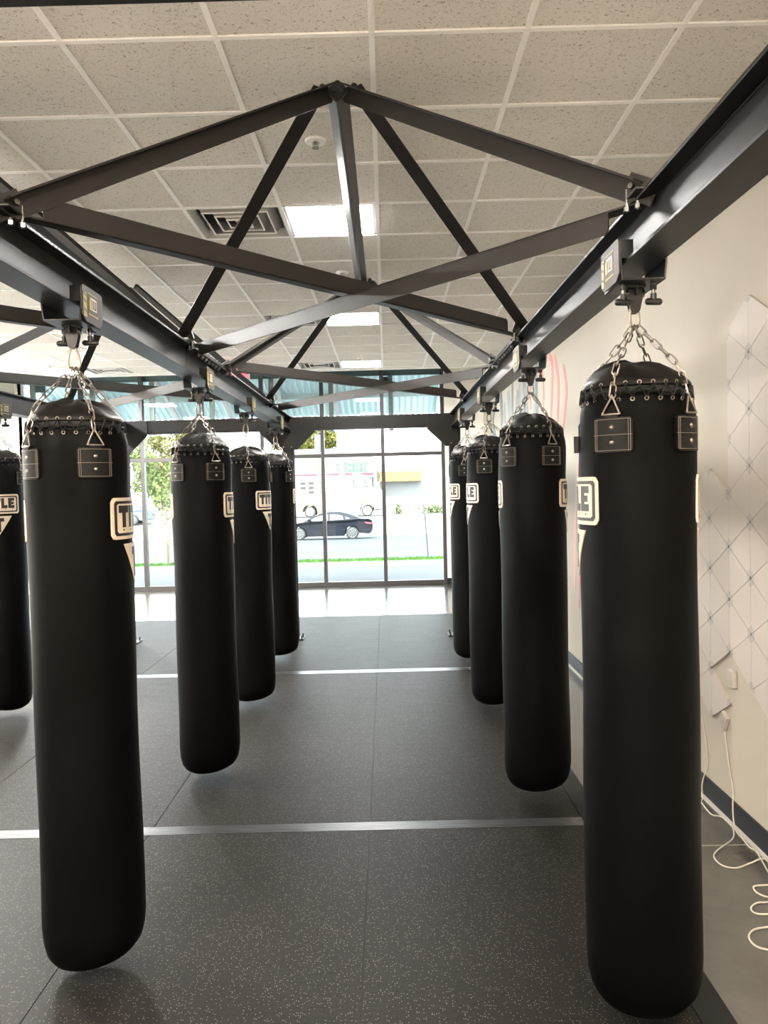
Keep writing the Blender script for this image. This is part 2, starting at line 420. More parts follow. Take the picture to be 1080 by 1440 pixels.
# exit sign
r = tag(empty('exit_sign', (-2.10, 11.30, CZ-.02)), 'red lettered exit sign hanging from the far ceiling edge', 'exit sign')
q = MB(); q.box(-.165,.165,-.02,.02,-.20,0); q.build('housing', M['exitbody'], r, bevel=.004)
q = MB(); q.box(-.05,.05,-.02,.02,0,.021); q.build('canopy_mount', M['exitbody'], r)
q = MB(); zl, zh = -.165, -.045
def lb(x0,x1,z0,z1): q.box(x0,x1,-.024,-.0195,z0,z1)
w = .022
x = -.145; lb(x,x+w,zl,zh); [lb(x,x+.06,z0,z0+w) for z0 in (zl,(zl+zh-w)/2,zh-w)]
x = -.065
for s in (1,-1):
    a = (x,zl) if s==1 else (x+.06-w,zl); e = (x+.06-w,zh) if s==1 else (x,zh)
    q.prism([(a[0],-.024,a[1]),(a[0]+w,-.024,a[1]),(e[0]+w,-.024,e[1]),(e[0],-.024,e[1])],(0,.0045,0))
x = .018; lb(x,x+w,zl,zh)
x = .062; lb(x,x+.07,zh-w,zh); lb(x+.024,x+.024+w,zl,zh)
q.build('lettering', M['exitred'], r)

# ------------------------------------------------------------------ window wall
r = struct(empty('window_1', (0,YW,0)), 'tall storefront window wall with dark bronze frames', 'window')
mx = [1.005-1.053*k for k in range(8)]
for x in mx:
    q = MB(); q.box(x-.032, x+.032, -.05, .06, 0, 3.86); q.build('mullion', M['alum'], r, bevel=.003)
xs0 = WX0+.12
for z0, z1, nm in ((0,.085,'sill'),(2.272,2.336,'transom'),(3.80,3.86,'head')):
    q = MB()
    for x0, x1 in zip([xs0]+mx[::-1], mx[::-1]): 
        if x1-x0 > .08: q.box(x0+(.032 if x0 != xs0 else 0), x1-.032, -.045, .055, z0, z1)
    q.build(nm, M['alum'], r, bevel=.003)
for z0, z1 in ((.085,2.272),(2.336,3.80)):
    for a, c in zip(mx[1:], mx[:-1]):
        q = MB(); q.box(a+.032, c-.032, .002, .008, z0, z1); q.build('pane', M['glass'], r)

# ------------------------------------------------------------------ rubber mats and seam tape
cx = [-4.65,-3.52,-2.385,-1.251,-.128,.965]
rows = [(-.60,3.93),(3.93,7.28),(7.28,10.45)]
cn = ['far left column','second column from left','third column from left','left half of the aisle','right half of the aisle']
rn = ['nearest row','row between the tape strips','row by the polished floor']
for i in range(5):
    for j, (y0, y1) in enumerate(rows):
        q = MB(); g_ = 0
        q.box(cx[i]+.002, cx[i+1]-.002, y0+.002, y1-.002, .0045, .010); q.box(cx[i], cx[i+1], y0, y1, 0, .0045, 1)
        tag(q.build('rubber_mat', [M['rubber'], M['lace']]), 'speckled rubber mat, %s, %s' % (cn[i], rn[j]), 'rubber mat', 'speckled rubber floor mats')
q = MB(); q.box(.9665, 1.077, -.6, 10.45, 0, .010); tag(q.build('edge_strip', M['edging'], bevel=.001), 'plain black rubber strip along the right edge of the mats', 'floor strip')
for y, w, lab in ((3.93,.047,'silver tape strip across the mats nearest the camera'),(7.28,.060,'silver tape strip across the mats farther away')):
    q = MB(); q.box(-4.65, .965, y-w, y+w, .0101, .0112)
    tag(q.build('tape_strip', M['tape']), lab, 'tape')

# ------------------------------------------------------------------ steel bag rack
rack = tag(empty('bag_rack', (XL, YP, 0)), 'charcoal steel bag rack with overhead beams, posts and pyramid trusses', 'bag rack')
RO = V((XL,YP,0))
def rel(p): return V(p)-RO
class RB(MB):
    def build(s, name, m, parent=None, smooth=None, bevel=0):
        off = RO
        s.v = [tuple(V(p)-off) for p in s.v]
        return MB.build(s, name, m, parent or rack, smooth, bevel)
def ibeam_profile(cxx, z0, z1, fw, tf=.011, tw=.006):
    return [(cxx-fw,z0),(cxx+fw,z0),(cxx+fw,z0+tf),(cxx+tw,z0+tf),(cxx+tw,z1-tf),(cxx+fw,z1-tf),(cxx+fw,z1),(cxx-fw,z1),(cxx-fw,z1-tf),(cxx-tw,z1-tf),(cxx-tw,z0+tf),(cxx-fw,z0+tf)]
YA = (2.256, 4.337, 5.305, 7.444)
for X in (XR, XL, XLL):
    q = RB()
    for ya, yb in ((Y0+.055, 4.40),(4.403, YP-.063)):
        q.prism([(x,ya,z) for x, z in ibeam_profile(X,HB,HT,FW)], (0,yb-ya,0))
    q.build('beam', M['steel'], bevel=.002)
# posts (H section), foot plates, gussets
for X in (XR, XL, XLL):
    for yp in (YP, Y0-.0):
        q = RB(); pw = .063
        q.box(X-pw, X+pw, yp-pw, yp-pw+.010, .012, HT-.001); q.box(X-pw, X+pw, yp+pw-.010, yp+pw, .012, HT-.001); q.box(X-.005, X+.005, yp-pw+.010, yp+pw-.010, .012, HT-.001)
        po = q.build('post', M['steel'], bevel=.002)
        q = RB(); q.box(X-.125, X+.125, yp-.10, yp+.10, .0105, .022); fp = q.build('foot_plate', M['steel'], bevel=.002)
        for sx in (-1,1):
            for sy in (-1,1):
                q = RB(); q.cyl((X+sx*.10,yp+sy*.075,.022),(X+sx*.10,yp+sy*.075,.030),.014,6); q.cyl((X+sx*.10,yp+sy*.075,.030),(X+sx*.10,yp+sy*.075,.062),.008,8)
                q.build('anchor_bolt', M['bolt'], fp, 30)
# cross beams
for yp in (YP, Y0):
    for xa, xb in ((XLL,XL),(XL,XR)):
        q = RB(); z0, z1 = HB+.002, HT-.002; a, c = xa+.064, xb-.064
        prof = ibeam_profile(0, z0, z1, .05)
        q.prism([(a,yp+y,z) for y, z in prof], (c-a,0,0))
        q.box(a, c, yp-.050, yp-.045, z0+.0115, z1-.0115)
        q.build('cross_beam', M['steel'], bevel=.002)
# gusset plates with bolts at the far posts
for X, sides in ((XR,(-1,)),(XL,(-1,1)),(XLL,(1,))):
    yp = YP-.0655; q = RB()
    pts = [(-.063,2.19),(.063,2.19)]
    if 1 in sides: pts += [(.105,2.185),(.315,2.385),(.315,2.560)]
    else: pts += [(.063,2.560)]
    if -1 in sides: pts += [(-.315,2.560),(-.315,2.385),(-.105,2.185)]
    else: pts += [(-.063,2.560)]
    q.prism([(X+x,yp-.008,z) for x, z in pts], (0,.010,0)); gp = q.build('gusset_plate', M['steel'])
    for x, z in ((-.045,2.22),(.045,2.22),(-.045,2.40),(.045,2.40)):
        q = RB(); q.cyl((X+x,yp-.008,z),(X+x,yp-.018,z),.009,6); q.build('bolt', M['bolt'], gp, 30)
# angle bars
def angle_bar(name, p0, p1, u, w, lu, lw, t=.006, cope=0, m='brace'):
    """L section: edge runs p0->p1, one leg along u (length lu), other along w (length lw)"""
    p0, p1 = V(p0), V(p1); d = (p1-p0).normalized(); u = V(u); w = V(w)
    u = (u-d*u.dot(d)).normalized(); w = (w-d*w.dot(d)-u*w.dot(u)).normalized()
    q = RB()
    a, c = p0+d*cope, p1-d*cope
    q.prism([a, a+u*(lu-.012), a+d*.012+u*lu, c-d*.012+u*lu, c+u*(lu-.012), c], w*t)
    q.prism([p0, p1, p1+w*lw, p0+w*lw], u*t)
    o = q.build(name, M[m])
    return o
HR = 3.423
def pyramid(xa, xb, ya, yb):
    xm, ym = (xa+xb)/2, (ya+yb)/2
    for (x, y) in ((xa,ya),(xb,ya),(xa,yb),(xb,yb)):
        sx = 1 if x < xm else -1; near = y < ym
        xe = x+sx*(FW-.02)
        p1 = V((xe, y, HT+.035)); p0 = V((xm-sx*.045, ym+(-.02 if near else .02), HR-.012))
        out = V((-sx,0,0))
        if near:   # leg hanging down, flange reaching toward the room front: inside of the angle is seen
            angle_bar('truss_diagonal', p0, p1, (0,0,-1), (0,-1,0), .065, .055)
        else:
            angle_bar('truss_diagonal', p0, p1, (0,0,1), out, .055, .068)
        # end connection plate and bolts
        q = RB(); d = (p0-p1).normalized(); up = V((0,0,1)); sd = d.cross(up).normalized(); up2 = sd.cross(d)
        q.obox(p1-up2*.02+d*.0, (d,sd,up2), (.055,.005,.035))
        q.box(xe-.04, xe+.04, y-.045, y+.045, HT, HT+.008)
        cp = q.build('connection_plate', M['brace'], bevel=.003)
        for k in (-1,1):
            q = RB(); c0 = p1-up2*.02+d*(.03*k); q.cyl(c0-sd*.016, c0+sd*.016, .009, 6); q.build('bolt', M['bolt'] if k > 0 else M['black'], cp, 30)
    return xm, ym
def braces(xa, xb, ya, yb):
    e = FW-.02
    # leg-up brace: left near -> right far
    p0, p1 = V((xa+e,ya,HT+.002)), V((xb-e,yb,HT+.002))
    a = angle_bar('cross_brace', p0, p1, (0,0,1), (-.6,1,0), .070, .050, cope=.12)
    # leg-down brace: right near -> left far
    p2, p3 = V((xb-e,ya,HT-.0125)), V((xa+e,yb,HT-.0125))
    c = angle_bar('cross_brace', p2, p3, (0,0,-1), (.6,1,0), .068, .050, cope=.12)
    for o, p, s in ((a,p0,1),(a,p1,-1),(c,p2,1),(c,p3,-1)):
        d = (p1-p0).normalized() if o is a else (p3-p2).normalized()
        for k in (0,1):
            b0 = p+d*s*(.02+.035*k); z = HT
            q = RB(); q.cyl((b0.x,b0.y,HT-.036),(b0.x,b0.y,HT+.03),.006,8); q.cyl((b0.x,b0.y,HT-.034),(b0.x,b0.y,HT-.022),.012,6)
            q.build('bolt', M['bolt'], o, 30)
for xa, xb in ((XL,XR),(XLL,XL)):
    apex = []
    for ya, yb in ((YA[0],YA[1]),(YA[2],YA[3])):
        apex.append(pyramid(xa,xb,ya,yb)); braces(xa,xb,ya,yb)
    # ridge tube: square tube set on its corner
    (xm,ya),(_,yb) = apex; k = .046; zt_ = HR-.038
    q = RB(); prof = []
    for a in range(4):
        t0 = a*PI/2
        for da in (-.16,0,.16): prof.append((math.cos(t0+da)*(k if da == 0 else k*.97), math.sin(t0+da)*(k if da == 0 else k*.97)))
    q.prism([(xm+x,ya-.025,zt_+z) for x, z in prof], (0,yb-ya-.06,0)); q.build('ridge_tube', M['brace'], smooth=20)
    for y, e in ((ya-.025,-1), (yb-.085,1)):
        q = RB(); q.prism([(xm+x*.8,y,zt_+z*.8) for x, z in prof], (0,e*.004,0)); ec = q.build('end_cap', M['lace'])
        for x in (-.015,.015):
            q = RB(); q.cyl((xm+x,y+e*.004,zt_),(xm+x,y+e*.012,zt_),.008,6); q.build('bolt', M['black'], ec, 30)
# splice plates with two bolt rows on each beam between the two truss modules
for X in (XR, XL, XLL):
    q = RB(); q.box(X-FW, X+FW, 4.52, 5.16, HT, HT+.010); sp = q.build('splice_plate', M['steel'], bevel=.002)
    for k in range(7):
        for sx in (-1,1):
            y = 4.57+.09*k; x = X+sx*.036
            q = RB(); q.cyl((x,y,HT-.034),(x,y,HT+.028),.0065,8); q.cyl((x,y,HT-.026),(x,y,HT-.0125),.014,6); q.cyl((x,y,HT+.010),(x,y,HT+.022),.014,6)
            q.build('bolt', M['bolt'] if sx > 0 else M['black'], sp, 30)

# ------------------------------------------------------------------ beam clamps (trolleys) that carry the bags
def make_clamp():
    r = empty('beam_clamp')            # origin on the beam's centre line at its underside
    L = .095
    q = MB(); t = .006
    q.box(-.066,.066,-L,L,-.052,-.046)                          # tray under the beam
    for s in (-1,1):
        q.prism([(s*.066,-L,-.052),(s*.066,-L+.0,-.046),(s*.066,L,-.046),(s*.066,L,-.052)],(0,0,.001))
        P = [(s*.066,-L,-.052),(s*.060,-L,-.052),(s*.0655,-L,.0),(s*.0655,-L,.030),(s*.0715,-L,.030),(s*.0715,-L,.0)]
        q.prism(P if s < 0 else P[::-1],(0,2*L,0))
    q.build('clamp_body', M['black'], r, bevel=.001)
    q = MB()                                                     # inner cheek plate that carries the sticker
    q.prism([(-.0718,-L,-.030),(-.0718,-L+.03,-.050),(-.0718,L-.03,-.050),(-.0718,L,-.030),(-.0718,L,.067),(-.0718,L-.008,.075),(-.0718,-L+.008,.075),(-.0718,-L,.067)],(-.004,0,0))
    ck = q.build('cheek_plate', M['sticker'], r)
    q = MB()
    q.box(-.0768,-.0758,-.045,.045,-.022,.055); q.build('sticker_border', M['yellow'], ck)
    q = MB(); q.box(-.0775,-.0768,-.042,.042,-.016,.052); q.build('sticker_field', M['sticker'], ck)
    q = MB()
    for a, c, z0, z1 in ((-.030,.026,.036,.041),(-.030,-.025,-.002,.041),(.005,.010,-.002,.036),(-.014,-.009,.008,.036),(.021,.026,.0,.036),(-.030,.010,-.002,.003)):
        q.box(-.0780,-.0775,a,c,z0,z1)
    q.build('sticker_mark', M['cream'], ck)
    q = MB(); q.prism([(-.0780,.014,-.004),(-.0780,.038,-.004),(-.0780,.038,.026),(-.0780,.026,.046)],(-.0006,0,0)); q.build('sticker_flame', M['yellow'], ck)
    q = MB(); q.box(-.0768,-.0758,.060,.088,-.035,.050); hz = q.build('hazard_sticker', M['yellow'], ck)
    q = MB()
    for z0 in (-.02,.012,.036): q.prism([(-.0772,.064,z0),(-.0772,.086,z0+.008),(-.0772,.086,z0+.016),(-.0772,.064,z0+.008)],(-.0004,0,0))
    q.build('hazard_stripes', M['ink'], hz)
    for s in (-1,1):                                             # hooks reaching over the lower flange
        q = MB(); q.box(min(s*.0716,s*.030),max(s*.0716,s*.030),-L,-L+.05,.0135,.070 if s < 0 else .032); q.build('hook', M['black'], r, bevel=.002); q = MB(); q.box(min(s*.0716,s*.030),max(s*.0716,s*.030),L-.05,L,.0135,.070 if s < 0 else .032); q.build('hook', M['black'], r, bevel=.002)
    for s in (-1,1):
        q = MB(); q.cyl((s*.047,-.04,-.046),(s*.047,-.04,-.096),.006,8); hd = q.build('clamp_screw', M['bolt'], r, 30)
        q = MB(); q.cyl((s*.047,-.04,-.056),(s*.047,-.04,-.070),.010,10); q.cyl((s*.047,-.04,-.082),(s*.047,-.04,-.104),.0095,10)
        e = .027; q.tube([(s*.047-e,-.044,-.107),(s*.047-e+.006,-.044,-.107),(s*.047+e-.006,-.036,-.107),(s*.047+e,-.036,-.107)],[.006,.0105,.0105,.006],10)
        q.build('t_handle', M['black'], hd, 40)
    q = MB(); q.box(-.003,.003,-.035,.035,-.080,-.052); q.box(-.028,.028,-.028,.028,-.058,-.052); q.build('swivel_bracket', M['black'], r, bevel=.001)
    q = MB(); q.cyl((-.030,0,-.072),(.030,0,-.072),.008,10); q.cyl((.022,0,-.072),(.030,0,-.072),.014,6); q.cyl((-.030,0,-.072),(-.020,0,-.072),.014,6); q.build('pivot_bolt', M['bolt'], r, 30)
    q = MB()
    out = [(-.022,-.060),(.022,-.060),(.024,-.085),(.015,-.125),(.008,-.134),(-.008,-.134),(-.015,-.125),(-.024,-.085)]
    q.prism([(x,-.012,z) for x, z in out],(0,.006,0)); q.prism([(x,.008,z) for x, z in out],(0,.005,0))
    q.cyl((0,-.013,-.100),(0,-.0125,-.100),.006,10)
    q.build('hanger_plate', M['black'], r, bevel=.001)
    return r

# ------------------------------------------------------------------ punching bag
RB_ = .178
def noise1(a, seed):
    return sum(math.sin(a*k+seed*1.7*k+k*k)*w for k, w in ((3,.5),(5,.3),(8,.25),(13,.15)))
def make_bag():
    r = empty('punching_bag')
    # body: long cylinder, rounded bottom, gathered pleats under the lacing
    prof = [(.02,.004),(.08,.0),(.120,.006),(.148,.022),(.166,.048),(.175,.085),(RB_,.14)]
    prof += [(RB_,.14+k*.1) for k in range(1,16)]
    prof += [(RB_,1.70),(RB_-.001,1.76),(RB_-.002,1.80),(RB_-.003,1.84),(RB_-.006,1.875),(.166,1.90),(.160,1.918),(.150,1.921),(.150,1.915)]
    def fn(rr, z, a, k):
        d = .0022*math.sin(3*z+2*a+1.3)+.0018*math.sin(7*z-3*a)+.0016*math.sin(2*a+z*1.1)
        if z > 1.70 and rr > .155: d += .0045*min(1,(z-1.70)/.12)*noise1(a,1)
        if z < .1: d *= .3
        return rr+d, z+(.012*math.cos(a-.6)*max(0,1-z/.25) if z < .25 else 0)
    q = MB(); q.lathe(prof, 72, fn); q.build('body', M['vinyl'], r, 50)
    # dark gap, lace, eyelets
    q = MB(); q.lathe([(.152,1.905),(.156,1.912),(.156,1.945),(.148,1.958)], 48, cap=False); q.build('lacing_gap', M['lace'], r, 50)
    q = MB(); pts = []
    n = 26
    for i in range(n*2):
        a = 2*PI*i/(n*2); pts.append(((.170 if i%2==0 else .166)*math.cos(a),(.170 if i%2==0 else .166)*math.sin(a),1.906 if i%2==0 else 1.946))
    q.tube(pts, .0038, 6, True)
    pts = [(.164*math.cos(2*PI*i/48),.164*math.sin(2*PI*i/48),1.926+.004*math.sin(i*2.4)) for i in range(48)]
    q.tube(pts, .006, 6, True); q.build('lace', M['lace'], r, 60)
    q = MB(); q.tube([(.0055*math.cos(2*PI*k/10),0,.0055*math.sin(2*PI*k/10)) for k in range(10)], .0019, 5, True)
    ey0 = q.build('eyelet', M['chrome'], r, 60)
    for i in range(n*2):
        a = 2*PI*i/(n*2); rr, z = (.1675,1.902) if i%2 == 0 else (.1625,1.951)
        ey = ey0 if i == 0 else ey0.copy()
        if i: C.objects.link(ey)
        ey.location = (rr*math.cos(a), rr*math.sin(a), z); ey.rotation_euler = (.25,0,a+PI/2)
    # gathered cap
    cp = [(.154,1.940),(.164,1.946),(.163,1.958),(.150,1.976),(.125,1.998),(.095,2.014),(.060,2.024),(.030,2.029),(.006,2.031)]
    def fc(rr, z, a, k):
        w = min(1, k/3)*math.sin(PI*min(1, rr/.165))**.5 if rr > .01 else 0
        z2 = z+.009*w*noise1(a,3)+.010*w*math.cos(a-2.2)+.006*w*math.cos(4*a+PI)
        return rr*(1+.010*noise1(a,5)), z2
    q = MB(); q.lathe(cp, 72, fc); q.build('cap', M['cap'], r, 60)
    # four straps with rings and chains
    PA = [math.radians(k) for k in (-40,40,140,-140)]
    top = V((0,0,2.145))
    for ai, a in enumerate(PA):
        ang = a-PI/2                      # a = 0 faces -Y, positive turns toward +X
        w, z0, z1 = .060, 1.745, 1.850
        rc = lambda s_: .010
        def hi(s_, e=w, zz=z1): return zz-(max(0,abs(s_)-(e-.008))**2/.008)
        def lo(s_, e=w, zz=z0): return zz+(max(0,abs(s_)-(e-.008))**2/.008)
        q = MB(); q.curved(-w, w, lo, hi, RB_, ang, RB_-.006, RB_+.0065, 14); sp = q.build('strap_patch', M['strap'], r, 40)
        q = MB(); rr = RB_+.0068; e = w-.006
        def line(s0, s1, z, h=.0012): q.curved(s0, s1, lambda s_: z-h/2, lambda s_: z+h/2, RB_, ang, rr-.001, rr+.0006, 10)
        line(-e, e, z0+.006); line(-e, e, z1-.006); line(-w, w, (z0+z1)/2)
        for s_ in (-e,e): q.curved(s_-.0006, s_+.0006, lambda t: z0+.006, lambda t: z1-.006, RB_, ang, rr-.001, rr+.0006, 1)
        for s_ in (-e+.006,e-.006): q.curved(s_-.0005, s_+.0005, lambda t: z0+.006, lambda t: z1-.006, RB_, ang, rr-.001, rr+.0006, 1)
        q.build('stitching', M['thread'], sp)
        rad = V((math.cos(ang),math.sin(ang),0)); tan = V((-math.sin(ang),math.cos(ang),0)); up = V((0,0,1))
        for z in (z0+.030, z1-.030):
            c = rad*(RB_+.0065)+up*z
            q = MB(); q.tube([c, c+rad*.003, c+rad*.0052],[.0075,.0068,.002],12); q.build('rivet', M['chrome'], sp, 60)
        # strap stub under the ring
        q = MB(); q.curved(-.018,.018, lambda t: z1-.004, lambda t: z1+.012, RB_, ang, RB_-.004, RB_+.010, 5); q.build('strap_loop', M['cap'], sp, 40)
        zb = z1+.008; base = rad*(RB_+.009)
        A = base+tan*-.028+up*zb; B = base+tan*.028+up*zb; Ct = rad*(RB_-.001)+up*(zb+.056)
        q = MB(); q.tube([A+tan*.004, B-tan*.004, B, B+(Ct-B)*.08, Ct+(B-Ct)*.10, Ct+(up*.003), Ct+(A-Ct)*.10, A+(Ct-A)*.08, A], .0033, 8, True)
        q.build('d_ring', M['chrome'], r, 60)
        # chain from ring to the shared carabiner
        p0 = Ct+up*-.004; p1 = top+rad*.008+up*-.002
        # chain lies over the cap shoulder first
        mid = rad*.150+up*2.000
        path = [p0, mid, p1]; seg = [(path[i+1]-path[i]).length for i in range(2)]; tot = sum(seg); nl = 8
        def at(t):
            t *= tot
            return path[0]+(path[1]-path[0])*(t/seg[0]) if t < seg[0] else path[1]+(path[2]-path[1])*((t-seg[0])/seg[1])
        q = MB()
        for k in range(nl):
            a0, a1 = at(k/nl), at((k+1)/nl); d = (a1-a0).normalized(); c = (a0+a1)/2
            sd = d.cross(rad) if abs(d.dot(rad)) < .98 else tan
            sd.normalize(); nd = d.cross(sd)
            wv = (sd*.8+nd*.6) if k%2 == 0 else (nd*.8-sd*.6)
            hl = tot/nl/2+.0035; wd = .0085
            pts = []
            for m_ in range(6): an = -PI/2+PI*m_/5; pts.append(c+d*(hl-wd+wd*math.cos(an))+wv*(wd*math.sin(an)))
            for m_ in range(6): an = PI/2+PI*m_/5; pts.append(c+d*(-hl+wd+wd*math.cos(an))+wv*(wd*math.sin(an)))
            q.tube(pts, .0027, 6, True)
        q.build('chain', M['chrome'], r, 60)
    # pear shaped carabiner
    pts = []
    for k in range(20):
        t = 2*PI*k/20; z = 2.180+.044*math.cos(t); wd = .018+(-.007)*math.cos(t); pts.append((wd*math.sin(t)*(1.05), .0, z))
    q = MB(); q.tube(pts, .0042, 8, True); q.build('carabiner', M['chrome'], r, 60)
    # printed badges
    for la in (-104,104):
        ang = math.radians(la)-PI/2; w, zc, hh = .150, 1.600, .074
        def rr_(e, zz0, zz1, rad_):
            def f(s_): 
                k = max(0, abs(s_)-(e-rad_)); return rad_-math.sqrt(max(0,rad_*rad_-k*k))
            return (lambda s_: zz0+f(s_)), (lambda s_: zz1-f(s_))
        l, h_ = rr_(w, zc-hh, zc+hh, .016)
        q = MB(); q.curved(-w, w, l, h_, RB_, ang, RB_-.006, RB_+.0052, 36); lg = q.build('logo_badge', M['cream'], r, 40)
        q = MB(); l, h_ = rr_(w-.012, zc-hh+.012, zc+hh-.012, .009); q.curved(-w+.012, w-.012, l, h_, RB_, ang, RB_, RB_+.0058, 36); q.build('badge_band', M['ink'], lg, 40)
        q = MB(); l, h_ = rr_(w-.024, zc-hh+.022, zc+hh-.022, .006); q.curved(-w+.024, w-.024, l, h_, RB_, ang, RB_, RB_+.0064, 36); q.build('badge_field', M['cream'], lg, 40)
        q = MB(); zb, zt = zc-.032, zc+.046
        def bl(s0, s1, z0, z1): q.curved(s0, s1, lambda t: z0, lambda t: z1, RB_, ang, RB_, RB_+.0069, max(2,int(abs(s1-s0)/.006)))
        def T_(x): bl(x, x+.054, zt-.026, zt); bl(x+.017, x+.037, zb, zt-.026)
        x = -.119; T_(x); bl(x+.058, x+.076, zb, zt); T_(x+.080)
        x2 = x+.138; bl(x2, x2+.020, zb, zt); bl(x2+.020, x2+.042, zb, zb+.024)
        x3 = x2+.047; bl(x3, x3+.022, zb, zt); bl(x3+.022, x3+.046, zt-.022, zt); bl(x3+.022, x3+.046, zb, zb+.022); bl(x3+.022, x3+.040, (zb+zt)/2-.010, (zb+zt)/2+.010)
        for k in range(5): bl(-.095+.0475*k-.003, -.095+.0475*k+.003, zc-.044, zc-.038)
        q.build('lettering', M['ink'], lg)
        # triangle with a T
        zt, zb = 1.508, 1.358; tw = .088
        q = MB(); q.curved(-tw, tw, lambda s_: zt-.002-(zt-zb-.004)*(1-abs(s_)/tw), lambda s_: zt, RB_, ang, RB_-.006, RB_+.0048, 28); tr = q.build('triangle_emblem', M['cream'], r, 40)
        q = MB(); bl(-.034,.034, zt-.042, zt-.014); bl(-.013,.013, zb+.028, zt-.042); q.build('emblem_letter', M['ink'], tr)
    return r

bags = [  # x, y, base z, turn in degrees, label
 (XR, 2.47, .088, 0, 'black punching bag nearest the camera in the right row, beside the white wall panels'),
 (XR, 4.24, .090, -15, 'second black punching bag from the front in the right row, with both ring straps facing'),
 (XR, 5.95, .080, 19, 'third black punching bag from the front in the right row'),
 (XR, 7.55, .080, 23, 'farthest black punching bag of the right row, next to the window post'),
 (XL, 2.82, .058, 0, 'large black punching bag nearest the camera in the left row'),
 (XL, 4.70, .062, 1, 'second black punching bag from the front in the left row'),
 (XL, 6.25, .062, -26, 'third black punching bag in the left row, half its badge showing'),
 (XL, 7.92, .070, 16, 'farthest black punching bag of the left row, against the steel post'),
 (XLL, 6.08, .085, 126, 'black punching bag cut off by the left edge of the photo'),
]
clamp_for = ['nearest right bag','second bag of the right row','third bag of the right row','farthest bag of the right row','nearest left bag','second bag of the left row','third bag of the left row','farthest bag of the left row','bag cut by the left photo edge']
bag0 = make_bag(); cl0 = make_clamp()
for k, (x, y, z, rot, lab) in enumerate(bags):
    o = bag0 if k == 0 else copy_tree(bag0)
    o.location = (x, y, z); o.rotation_euler = (0,0,math.radians(rot))
    tag(o, lab, 'punching bag', 'black hanging punching bags')
    for ch in o.children:
        if ch.name.startswith('carabiner'): ch.rotation_euler = (0,0,-math.radians(rot)+.5)
for k, (x, y, z, rot, lab) in enumerate(bags):
    o = cl0 if k == 0 else copy_tree(cl0)
    o.location = (x, y, HB); o.rotation_euler = (0,0,0 if x > 0 else PI)
    tag(o, 'black beam clamp with yellow sticker holding the ' + clamp_for[k], 'beam clamp', 'beam clamps carrying the bags')
# small dark tab on the nearest right bag
tb = MB(); tb.curved(-.016,.016, lambda s_: 1.752, lambda s_: 1.805, RB_, math.radians(-104)-PI/2, RB_-.004, RB_+.014, 4)
tb.build('side_tab', M['black'], bag0, 40)

# ------------------------------------------------------------------ wall mural (painted strokes)
mu = tag(empty('wall_mural', (WX1-.001, 9.0, 2.0)), 'mural of red, blue and grey brush strokes on the right wall behind the punching bags', 'mural')
def stroke(name, pts, w, m):
    q = MB(); vs = []; n = len(pts)
    P = [V((0,y-9.0,z-2.0)) for y, z in pts]
    # smooth through points
    S_ = []
    for i in range(n-1):
        p0, p1, p2, p3 = P[max(i-1,0)], P[i], P[i+1], P[min(i+2,n-1)]
        for k in range(6):
            t = k/6; S_.append(.5*((2*p1)+(p2-p0)*t+(2*p0-5*p1+4*p2-p3)*t*t+(3*p1-p0-3*p2+p3)*t**3))
    S_.append(P[-1]); m_ = len(S_)
    for i, p in enumerate(S_):
        d = (S_[min(i+1,m_-1)]-S_[max(i-1,0)]).normalized(); sd = V((0,-d.z,d.y)); ww = w/2*(.35+.65*math.sin(PI*(i+.6)/(m_+.2))**.5)
        vs += [p+sd*ww, p-sd*ww]
    off = V((-.0015-random.random()*.001,0,0)); N_ = len(vs)
    allv = vs+[p+off for p in vs]; fs = []
    for i in range(m_-1):
        a = 2*i; fs += [(a,a+1,a+3,a+2),(N_+a,N_+a+2,N_+a+3,N_+a+1),(a,a+2,N_+a+2,N_+a),(a+1,N_+a+1,N_+a+3,a+3)]
    q.add(allv, fs); q.build(name, M[m], mu)
for pts, w in (([(8.12,3.08),(7.95,2.9),(8.05,2.45),(8.2,2.15)],.09),([(7.84,3.01),(7.68,2.7),(7.80,2.2)],.09),([(7.47,2.86),(7.36,2.60),(7.52,2.24)],.08),([(8.5,3.1),(8.4,2.7),(8.55,2.2)],.06),([(9.2,3.1),(9.15,2.6)],.07)):
    stroke('red_stroke', pts, w, 'rred')
stroke('red_stroke', [(6.95,1.95),(7.10,1.30),(7.15,.75)], .09, 'rpink')
stroke('red_stroke', [(6.75,1.70),(6.9,1.2),(7.0,.6)], .05, 'rred')
for k, y in enumerate([8.75,8.95,9.35,9.6,9.85,10.15,10.4,10.8,11.1,11.5]):
    zt = 3.15-.25*(k%3)*.5; stroke('blue_stroke', [(y,zt),(y+.06*(-1)**k,2.75),(y-.03,2.1)], .24 if k%2 else .15, ('rblue','rpale','rtan')[k%3])
stroke('pale_stroke', [(9.5,2.9),(9.75,2.65),(9.55,2.3),(9.4,2.5)], .08, 'rpale')
stroke('dark_arc', [(11.9,3.05),(12.35,2.75),(12.1,2.45),(11.6,2.28)], .16, 'rdark')
stroke('dark_stroke', [(12.9,3.42),(12.75,3.2)], .12, 'rdark')

